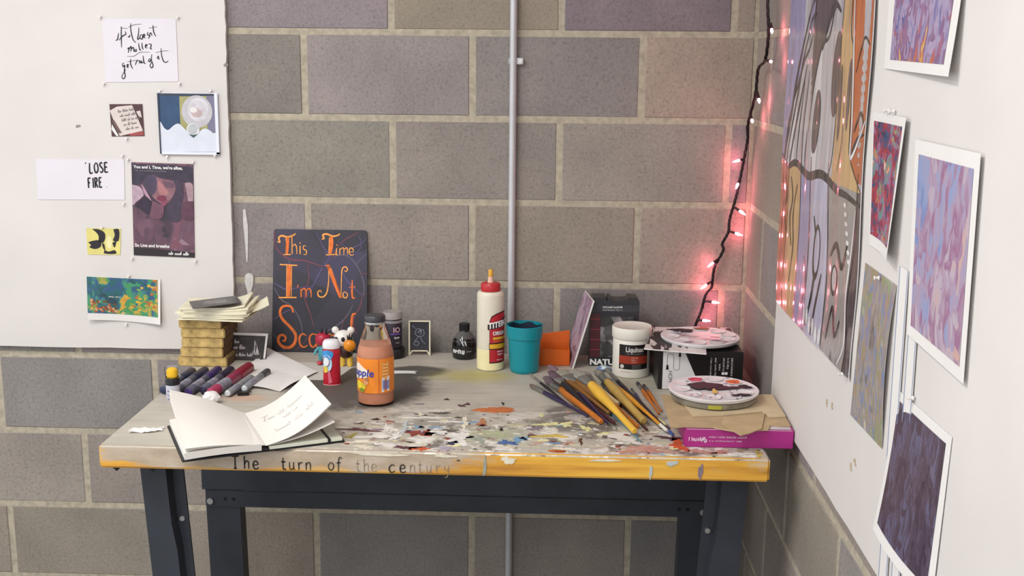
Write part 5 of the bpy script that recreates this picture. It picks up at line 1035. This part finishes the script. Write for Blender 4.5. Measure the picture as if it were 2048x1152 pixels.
obj('printed_area', G().add([pf(.0002)(x, y) for x, y in [(-.033, .022), (.045, .022), (.045, .122), (-.033, .122)]], [(0, 1, 2, 3)]), painterly('pack photo grey', [(.2, '1f1e20'), (.45, '3c3a3c'), (.6, '6a6668'), (.8, 'a8a4a6'), (.95, 'cfccce')], 16, rough=.4), t)
shape([(-.057, .134), (.057, .134), (.057, .150), (-.057, .150)], pf(.0002), mat('pack band', '36363c', .4), t, 'printed_area')
squiggle(.044, .0050, lambda x, y: pf(.0006)(x-.028, y+.1430), M_white_ink, t, 2); squiggle(.044, .0046, lambda x, y: pf(.0006)(x-.028, y+.1362), mat('pack grey ink', 'a8a6aa', .5), t, 3)
lettering('NATURAL', .0190, lambda x, y: pf(.0006)(x-.057, y+.004), M_white_ink, t, bold=.0008, sx=1.12)
# ---- white jar
t = thing('medium_jar', 'white jar with screw lid and black and rust label', 'jar', (.384, -.192, T), .05)
M_wj = mat('jar white plastic', 'e0dcd2', .35, var=.02)
R = .0435
obj('body', G().lathe([(.0405, 0), (.0430, .002), (R, .006), (R, .088), (.0420, .0905)], 48), M_wj, t, smooth=True)
obj('lid', G().lathe([(.0455, .0908), (.0462, .092), (.0462, .114), (.0448, .1165), (.042, .1158), (.040, .1145), (.004, .1145)], 56), M_wj, t, smooth=True)
obj('label', wrap(R, -.80, .85, .022, .080, 30, .0005), mat('jar label black', '1f1b1c', .4, var=.05), t); obj('label_band', wrap(R, -.80, .85, .035, .054, 30, .0009), mat('jar label rust', '9c3a26', .4, var=.05), t)
lettering('Liquitex', .0165, cyl(R, -.42, .0635, .0014), mat('jar label ink', 'c9c4c0', .5), t, bold=.0005, sx=.78); squiggle(.040, .0030, cyl(R, -.40, .0575, .0014), mat('jar fine ink', '8a8684', .5), t, 5)
for k, z in enumerate((.0485, .0435, .0385)): squiggle(.013, .0036, cyl(R, -.10, z, .0016), mat('pink label ink', 'd9a090', .5), t, k+7)
obj('label_mark', G().add([cyl(R, 0, 0, .0014)(x, y) for x, y in ell(-.026, .0285, .005, .005, 16)], [tuple(range(16))]), mat('jar label ink', 'c9c4c0'), t)
for k in range(3): squiggle(.020, .0024, cyl(R, -.05, .0315-k*.0035, .0014), mat('jar fine ink', '8a8684'), t, k+2)
squiggle(.028, .0030, cyl(R, -.70, .0145, .0006), mat('faint red ink', 'cfa8a0', .6), t, 3)
# ---- crumpled blue wrapper
t = thing('foil_wrapper', 'small crumpled blue and white wrapper beside the white jar', 'wrapper', (.322, -.172, T), .1)
g = G().ball((0, 0, .0062), .018, .011, .006, 14, 8); g.map(lambda x, y, z: (x*(1+.2*noise.noise(Vector((x, y, z))*150)), y*(1+.2*noise.noise(Vector((y, z, x))*150)), max(.0003, z*(1+.3*noise.noise(Vector((x, z, y))*120)))))
obj('foil', g, painterly('blue foil', [(.2, '4a70a8'), (.45, '6f94c8'), (.6, 'dfe6ea'), (.8, '8fa8a0'), (.95, '5a80c0')], 30, rough=.2), t, smooth=True)
# ---- black carton with white printed panel
bxa = math.radians(1.0)
t = thing('black_carton', 'black carton printed with white text and a white cable panel', 'box', (.5295, -.315, T), bxa)
M_bk = mat('carton black', '1c1a1b', .35, var=.06)
obj('carton', G().box(-.094, .094, 0, .225, .0004, .088), M_bk, t, bevel=.0012)
bf = lambda e: (lambda x, y: (x, -.0004-e, y))
shape([(-.084, .0015), (-.050, .0015), (-.002, .012), (-.036, .087), (-.084, .087)], bf(0), mat('carton white', 'dcdadc', .45, var=.02), t, 'printed_area')
hk = mat('carton line', '4a484c', .5)
for pts in ([(-.074, .056), (-.074, .078), (-.069, .082), (-.062, .080), (-.060, .070), (-.060, .050), (-.055, .045), (-.048, .047), (-.047, .055), (-.047, .080)],): obj('printed_line', G().ribbon(smooth_pts(pts, 4), .0009, bf(.0004)), hk, t)
for x, y in ((-.074, .052), (-.047, .082)): shape([(x-.003, y-.006), (x+.003, y-.006), (x+.002, y+.005), (x-.002, y+.005)], bf(.0005), M_black, t, 'printed_plug')
rotT = lambda x0, y0: (lambda x, y: bf(.0005)(x0+y, y0-x))
lettering('HOM', .0130, rotT(-.071, .044), mat('carton grey ink', '5a585c', .5), t, sx=.9)
for i, (ln, x, y0, sz) in enumerate([(.052, .067, .074, .0052), (.026, .058, .074, .0048), (.028, .049, .074, .0048), (.014, .040, .060, .0046), (.040, .031, .074, .0046), (.052, .021, .074, .0044)]): squiggle(ln, sz, rotT(x, y0), mat('carton white ink', 'c9c6c8', .5), t, i)
for x in (.047, .054): shape([(x, .036), (x+.006, .036), (x+.006, .042), (x, .042)], bf(.0005), M_white_ink, t, 'printed_mark')
# printed sheets and upper palette on the carton
ZC = T+.089
M_bw = painterly('black and white print', [(.30, '2c2728'), (.42, '3a3436'), (.47, 'cfc8c6'), (.75, 'ddd6d4'), (.95, 'e6e0de')], 20, (1.6, .5, 1), rough=.5)
for i, (poly, lab) in enumerate([([(.440, -.100), (.628, -.092), (.622, -.250), (.436, -.262)], 'black and white print lying flat on the black carton'), ([(.448, -.110), (.560, -.125), (.535, -.358), (.402, -.322), (.425, -.200)], 'black and white print hanging over the front of the carton beside jar')]):
    x0, y0 = .5, -.2; t = thing('ink_print', lab, 'print', (x0, y0, ZC+.0005+i*.0030), 0, 'black and white prints on the carton')
    obj('sheet', G().prism([(x-x0, y-y0) for x, y in poly][::-1], 0, .0022), M_paper, t); cxm = sum(p[0] for p in poly)/len(poly); cym = sum(p[1] for p in poly)/len(poly)
    obj('printed_area', G().prism([(cxm+(x-cxm)*.985-x0, cym+(y-cym)*.985-y0) for x, y in poly][::-1], .0023, .0026), M_bw, t)
def palette(name, label, loc, rz, wells, ex=1.0, R=.089):
    t = thing('paint_palette', label, 'palette', loc, rz)
    M_pal = mat('palette white plastic', 'dcd8da', .4, var=.03, scale=30)
    prof = [(R-.004, 0), (R, .0035), (R+.001, .008), (R-.001, .0092), (R-.006, .0078), (.001, .0070)]
    obj('dish', G().lathe(prof, 56, cap=(True, False)), M_pal, t, smooth=True)
    for k in range(10):
        a = 2*math.pi*k/10+.15; x, y = .066*math.cos(a), .066*math.sin(a)
        wl_ = obj('well', G().lathe([(.0165, .0080), (.0178, .0094), (.0170, .0098), (.0150, .0086), (.0120, .0077), (.001, .0074)], 20, (x, y, 0), cap=(False, False)), M_pal, t, smooth=True)
        if k in wells: obj('paint', G().prism(blob(.0142, .0142, rn, 18, .25), .0087, .0096).map(lambda p, q, z: (p+x, q+y, z)), wells[k], wl_)
    return t
PK, POR, PDK, PRD = mat('wet dark paint', '1d1b26', .5, var=.2, scale=60), mat('wet orange paint', 'e2652a', .3, var=.08), mat('wet plum paint', '33202a', .5, var=.2), mat('wet crimson paint', 'c0204c', .3, var=.1)
t = palette('upper', 'round white palette with dark and ochre dabs on top of the black carton', (.537, -.230, ZC+.0064), 0, {})
obj('paint', G().prism(blob(.030, .012, rn, 22, .3), .0096, .0108).map(lambda x, y, z: (x-.038, y+.046, z)), PK, t, tri=True); obj('paint', G().prism(blob(.020, .008, rn, 20, .4), .0096, .0105).map(lambda x, y, z: (x+.012, y+.070, z)), mat('ochre dab', 'a8622c', .4, var=.2), t, tri=True)
for i in range(9): a, b = rn.uniform(-.06, .05), rn.uniform(-.07, .03); obj('paint', G().prism(blob(.012, .0025, rn, 14, .6), .0096, .0102).map(lambda x, y, z: (x+a, y+b, z)), mat('mauve smear', '857888', .4), t, tri=True)
# ---- magenta pastel box, cardboard, lower palette
t = thing('magenta_box', 'flat magenta and white box with small white lettering at the bench corner', 'box', (.5550, -.700, T), 0)
M_mg = mat('magenta card', 'a82c80', .4, var=.07, scale=9)
ht = .037
obj('carton', G().box(-.1025, .1025, 0, .205, .0004, ht), M_mg, t, bevel=.0012)
shape([(-.098, .003), (.098, .003), (.099, .040), (.06, .034), (-.02, .018), (-.099, .016)], lambda x, y: (x, y, ht+.0004), mat('box pale top', 'c4bcc4', .4, var=.08, scale=30), t, 'printed_area')
shape([(.03, .055), (.098, .045), (.098, .06), (.05, .07)], lambda x, y: (x, y, ht+.0004), mat('box lilac', 'b48cc4', .4), t, 'printed_area')
shape([(-.099, ht-.0015), (.099, ht-.0015), (.099, ht), (-.099, ht)], lambda x, y: (x, -.0006, y), mat('box pink edge', 'd4a0c0', .4), t, 'printed_line')
squiggle(.022, .0075, lambda x, y: (-.094+x, -.0008, .013+y), mat('box pale ink', 'e6c4dc', .5), t, 11, wd=.0016); hand('N', .0062, .0016, lambda x, y: (-.071+x, -.0008, .0115+y), mat('box pale ink', 'e6c4dc'), t); hand('b', .0060, .0018, lambda x, y: (-.0655+x, -.0008, .0105+y), mat('box pale ink', 'e6c4dc'), t); squiggle(.070, .0042, lambda x, y: (-.056+x, -.0008, .0195+y), mat('box pale ink', 'e6c4dc'), t, 12); squiggle(.060, .0036, lambda x, y: (-.056+x, -.0008, .012+y), mat('box pale ink', 'e6c4dc'), t, 13)
M_cb = mat('brown cardboard', 'b39b79', .85, var=.07, scale=25); M_cb2 = mat('light cardboard', 'c6b394', .85, var=.06, scale=25)
zc = T+ht+.0006
def card(label, poly, z, th, m, tilt=0):
    x0 = sum(p[0] for p in poly)/len(poly); y0 = sum(p[1] for p in poly)/len(poly)
    t = thing('cardboard_piece', label, 'cardboard', (x0, y0, z)); g = G().prism([(x-x0, y-y0) for x, y in poly], .0002, th); g.map(lambda x, y, z: (x, y, z+tilt*(x+.12)))
    o = obj('piece', g, m, t, tri=True); return t
c1 = [(.427, -.492), (.425, -.707), (.451, -.697), (.505, -.698), (.54, -.718), (.608, -.706), (.616, -.678), (.636, -.681), (.655, -.679), (.656, -.634), (.656, -.482)]
c2 = [(.443, -.501), (.467, -.575), (.474, -.642), (.534, -.631), (.615, -.604), (.623, -.639), (.655, -.632), (.656, -.487)]
c3 = [(.523, -.684), (.549, -.752), (.569, -.736), (.595, -.708), (.618, -.615), (.533, -.648)]
card('large torn brown cardboard sheet lying on the magenta box', c1, zc, .003, M_cb); card('light cardboard sheet directly under the lower palette', c2, zc+.0034, .003, M_cb2); card('pointed cardboard scrap hanging over the magenta box front', c3, zc+.0036, .0022, mat('tan cardboard', 'b8a07c', .85, var=.06, scale=25))
zp = zc+.0068
t = thing('palette_tray', 'clear paint stained tray under the lower palette', 'tray', (.529, -.523, zp))
obj('tray_wall', G().lathe([(.080, 0), (.086, .002), (.089, .0125), (.0875, .0125), (.084, .003), (.001, .002)], 48, cap=(True, False)), mat('grimy clear plastic', '9a9486', .3, var=.25, scale=40, trans=.35), t, smooth=True)
obj('paint', wrap(.0885, -.25, .05, .003, .011, 6), mat('olive dab', 'a8a43c', .4), t)
t = palette('lower', 'round white palette with crimson, orange and dark plum paint at the wall', (.529, -.523, zp+.0130), 0, {1: POR, 0: PK, 3: PRD}, R=.0905)
obj('paint', G().prism(blob(.030, .026, rn, 26, .3), .0096, .0112).map(lambda x, y, z: (x-.018, y+.010, z)), PK, t, tri=True); obj('paint', G().prism(blob(.034, .014, rn, 26, .5), .0096, .0106).map(lambda x, y, z: (x+.016, y-.002, z)), PDK, t, tri=True); obj('paint', G().prism(blob(.022, .006, rn, 20, .5), .0096, .0106).map(lambda x, y, z: (x+.048, y-.050, z)), PK, t, tri=True); obj('paint', G().prism(blob(.006, .012, rn, 14, .5), .0097, .0113).map(lambda x, y, z: (x-.002, y-.030, z)), mat('yellow dab', 'd9b85c', .4), t, tri=True)
for i in range(26):
    a = rn.uniform(0, 6.28); r = rn.uniform(.03, .085); obj('paint_fleck', G().prism(blob(rn.uniform(.001, .004), .0014, rn, 10, .6), .0096, .0101).map(lambda x, y, z: (x+r*math.cos(a), y+r*math.sin(a), z)), mat('violet fleck', '3f3566', .4), t, tri=True)
# ---- brushes
M_fer = mat('brush ferrule', '9c9c98', .3, metal=.8, var=.08)
rbz = random.Random(31)
LAID = []
def seg_gap(p, q, rp, u, v, ru, n=24):
    worst = 1
    for i in range(n+1):
        a = p.lerp(q, i/n); ra = rp[0]+(rp[1]-rp[0])*i/n; d = v-u; k = max(0, min(1, (a-u).dot(d)/d.length_squared)); b = u+d*k
        worst = min(worst, (a-b).length-(ra+ru[0]+(ru[1]-ru[0])*k))
    return worst
def settle(a, b, ra):
    for _ in range(34):
        bad = [o for o in LAID if seg_gap(a, b, ra, *o) < -.0012]
        if not bad: break
        a = a+Vector((0, 0, .00012)); b = b+Vector((0, 0, .0007))
    LAID.append((a, b, ra)); return a, b
def brush(label, tail, head, z0, z1, handle, r=.004, bristle='57453a', flat=1.0, lf=.13, lb=.10, taper=.55, tip=None, bulge=1.25):
    """tail = handle end (near camera), head = bristle end"""
    a, b = settle(Vector((tail[0], tail[1], z0)), Vector((head[0], head[1], z1)), (r*taper, r*min(bulge, 1.1))); L = (b-a).length
    t = thing('paint_brush', label, 'paintbrush', tuple(a), 0, 'paint brushes in the pile', rot=(b-a).to_track_quat('X', 'Z').to_euler())
    X = lambda g, fl: g.map(lambda x, y, z: (z, y*fl, -x))
    hL = L*(1-lf-lb)
    hd_ = obj('handle', X(G().lathe([(r*taper*.7, 0), (r*taper, .002), (r*taper*1.02, hL*.35), (r*bulge, hL*.78), (r*.95, hL)], 14), 1), handle, t, smooth=True)
    if tip: obj('handle_tip', X(G().lathe([(r*taper*.75, -.0005), (r*taper*1.08, .002), (r*taper*1.1, L*.10)], 14), 1), tip, hd_, smooth=True)
    g = G(); n = 14; V = []; F = []
    for z, k, fl in ((hL-.002, 1.0, 1.0), (hL+L*lf*.4, 1.05, 1+(flat-1)*.5), (hL+L*lf, 1.0, flat)):
        for i in range(n): q = 2*math.pi*i/n; V.append((z, r*k*fl*math.cos(q), r*k*math.sin(q)/(1+(fl-1)*.35)))
    F = [(j*n+i, j*n+(i+1) % n, (j+1)*n+(i+1) % n, (j+1)*n+i) for j in range(2) for i in range(n)]
    obj('ferrule', G().add(V, F), M_fer, t, smooth=True)
    V = []; z0_ = hL+L*lf-.001
    for z, k in ((z0_, .95), (z0_+L*lb*.5, 1.06), (z0_+L*lb*.88, .8), (z0_+L*lb, .18 if flat < 1.6 else .7)):
        for i in range(n): q = 2*math.pi*i/n; V.append((z, r*k*flat*math.cos(q), r*k*math.sin(q)/(1+(flat-1)*.35)))
    F = [(j*n+i, j*n+(i+1) % n, (j+1)*n+(i+1) % n, (j+1)*n+i) for j in range(3) for i in range(n)]+[tuple(range(3*n, 4*n))]
    obj('bristles', G().add(V, F), mat('bristle '+bristle, bristle, .85, var=.2, scale=120), t, smooth=True)
W1, W2, W3, W4 = mat('honey varnished handle', 'c98a2c', .35, var=.10, scale=20), mat('orange varnished handle', 'b96a22', .35, var=.12, scale=20), mat('yellow wooden handle', 'dcae40', .4, var=.06, scale=15), mat('tan wooden handle', 'b0914c', .5, var=.12, scale=20)
HB, HP, HM, HN = mat('black handle', '1d1a20', .3, var=.05), mat('deep violet handle', '2f2548', .3, var=.05), mat('maroon handle', '4c1e24', .3, var=.05), mat('brown handle', '7c5428', .4, var=.1)
zb = T+.005
brush('flat brush with orange brown handle and splayed mauve bristles', (.300, -.580), (.186, -.275), T+0.0077, T+0.0107, W2, .0075, '6a5a60', 1.7, .12, .18, .75)
brush('slim brush with deep violet handle nearest the dark stain', (.274, -.536), (.150, -.322), T+0.0049, T+0.0069, HP, .0045, '6b5f58', 1.0, .14, .12, .6)
brush('thin black brush with grey bristles beside the violet one', (.236, -.470), (.148, -.312), T+0.0036, T+0.0052, HB, .0032, '85807a', 1.0, .16, .14, .5)
brush('maroon handled brush under the orange brown one', (.326, -.582), (.214, -.262), T+0.0055, T+0.0078, HM, .0052, '4f3d44', 1.3, .12, .15, .6)
brush('brown brush beside the tan wide handled one', (.372, -.600), (.292, -.330), T+0.0058, T+0.0082, W2, .0055, '6a655c', 1.2, .12, .12, .7)
brush('long orange brown brush beside the honey one', (.428, -.585), (.318, -.262), T+0.0055, T+0.0078, W2, .0052, '3f4448', 1.1, .12, .11, .6, tip=mat('cream handle end', 'd9cf9c', .4))
brush('black brush with blue handle end beside the cardboard', (.436, -.650), (.352, -.350), T+0.0049, T+0.0069, HB, .0045, '53504c', 1.0, .13, .11, .6, tip=mat('blue handle end', '3a4f8c', .4))
brush('short orange brush lying nearest the white jar', (.421, -.508), (.392, -.285), T+0.0046, T+0.0065, W2, .0042, '3a3c40', 1.0, .13, .14, .6)
brush('second short orange brush close to the black carton', (.428, -.490), (.405, -.300), T+0.0040, T+0.0057, W2, .0036, '4a4438', 1.0, .13, .14, .6)
brush('small violet brush with short handle behind the honey brush', (.392, -.425), (.376, -.330), T+0.0033, T+0.0046, mat('grey violet handle', '4f4a70', .35), .0028, '55606a', 1.0, .18, .2, .6)
brush('thin teal tipped brush under the yellow handle', (.371, -.684), (.300, -.420), T+0.0036, T+0.0052, mat('teal grey handle', '5f7f84', .4, var=.1), .0032, '4f4a44', 1.0, .13, .11, .6)
brush('maroon brush with chestnut bristles under the tan wide handled one', (.352, -.560), (.272, -.268), T+0.0053, T+0.0075, HM, .0050, '4a3026', 1.4, .12, .14, .65)
brush('dark brown brush lying between yellow and tan handles', (.388, -.618), (.312, -.300), T+0.0052, T+0.0072, mat('dark brown handle', '43281a', .35, var=.1), .0048, '6e6a62', 1.2, .14, .12, .6)
brush('black brush with steel ferrule pointing at the white jar', (.404, -.560), (.322, -.258), T+0.0050, T+0.0070, HB, .0046, '77736a', 1.2, .16, .12, .55)
brush('violet black brush lowest in the pile beside the maroon one', (.312, -.585), (.238, -.330), T+0.0050, T+0.0070, HP, .0046, '4a3f50', 1.2, .14, .14, .6)
brush('tan wide handled brush with worn end', (.384, -.585), (.300, -.300), T+0.0087, T+0.0121, W4, .0085, '7c776c', 1.3, .12, .12, .9)
brush('black brush with wide mauve bristle clump beside the orange brown brush', (.286, -.530), (.196, -.300), T+0.0058, T+0.0082, HB, .0055, '5f4c58', 2.1, .10, .20, .6)
brush('wide flat brush with pale wooden head and paint clogged bristles', (.345, -.560), (.222, -.290), T+0.0077, T+0.0107, HN, .0075, '8f8a7c', 2.9, .14, .12, .7)
brush('brown handled brush with plum bristles at the back of the pile', (.318, -.530), (.192, -.246), T+0.0058, T+0.0082, HN, .0055, '7a6068', 1.5, .12, .15, .7)
brush('long honey brush with white painted handle end', (.426, -.632), (.322, -.345), T+0.0053, T+0.0075, W1, .0050, '57606a', 1.0, .12, .10, .65, tip=mat('white handle end', 'd9d4cc', .4))
brush('pale wood brush with clogged grey bristles across the back of the pile', (.340, -.470), (.248, -.292), T+0.0072, T+0.0101, mat('pale wood handle', 'cbb58a', .6, var=.1), .0070, '8f8b80', 2.2, .16, .16, .8)
brush('brush with thick yellow wooden handle lying over the others', (.361, -.655), (.262, -.330), T+0.0106, T+0.0146, W3, .0105, '8d8a80', 1.9, .13, .10, .62, bulge=1.15)
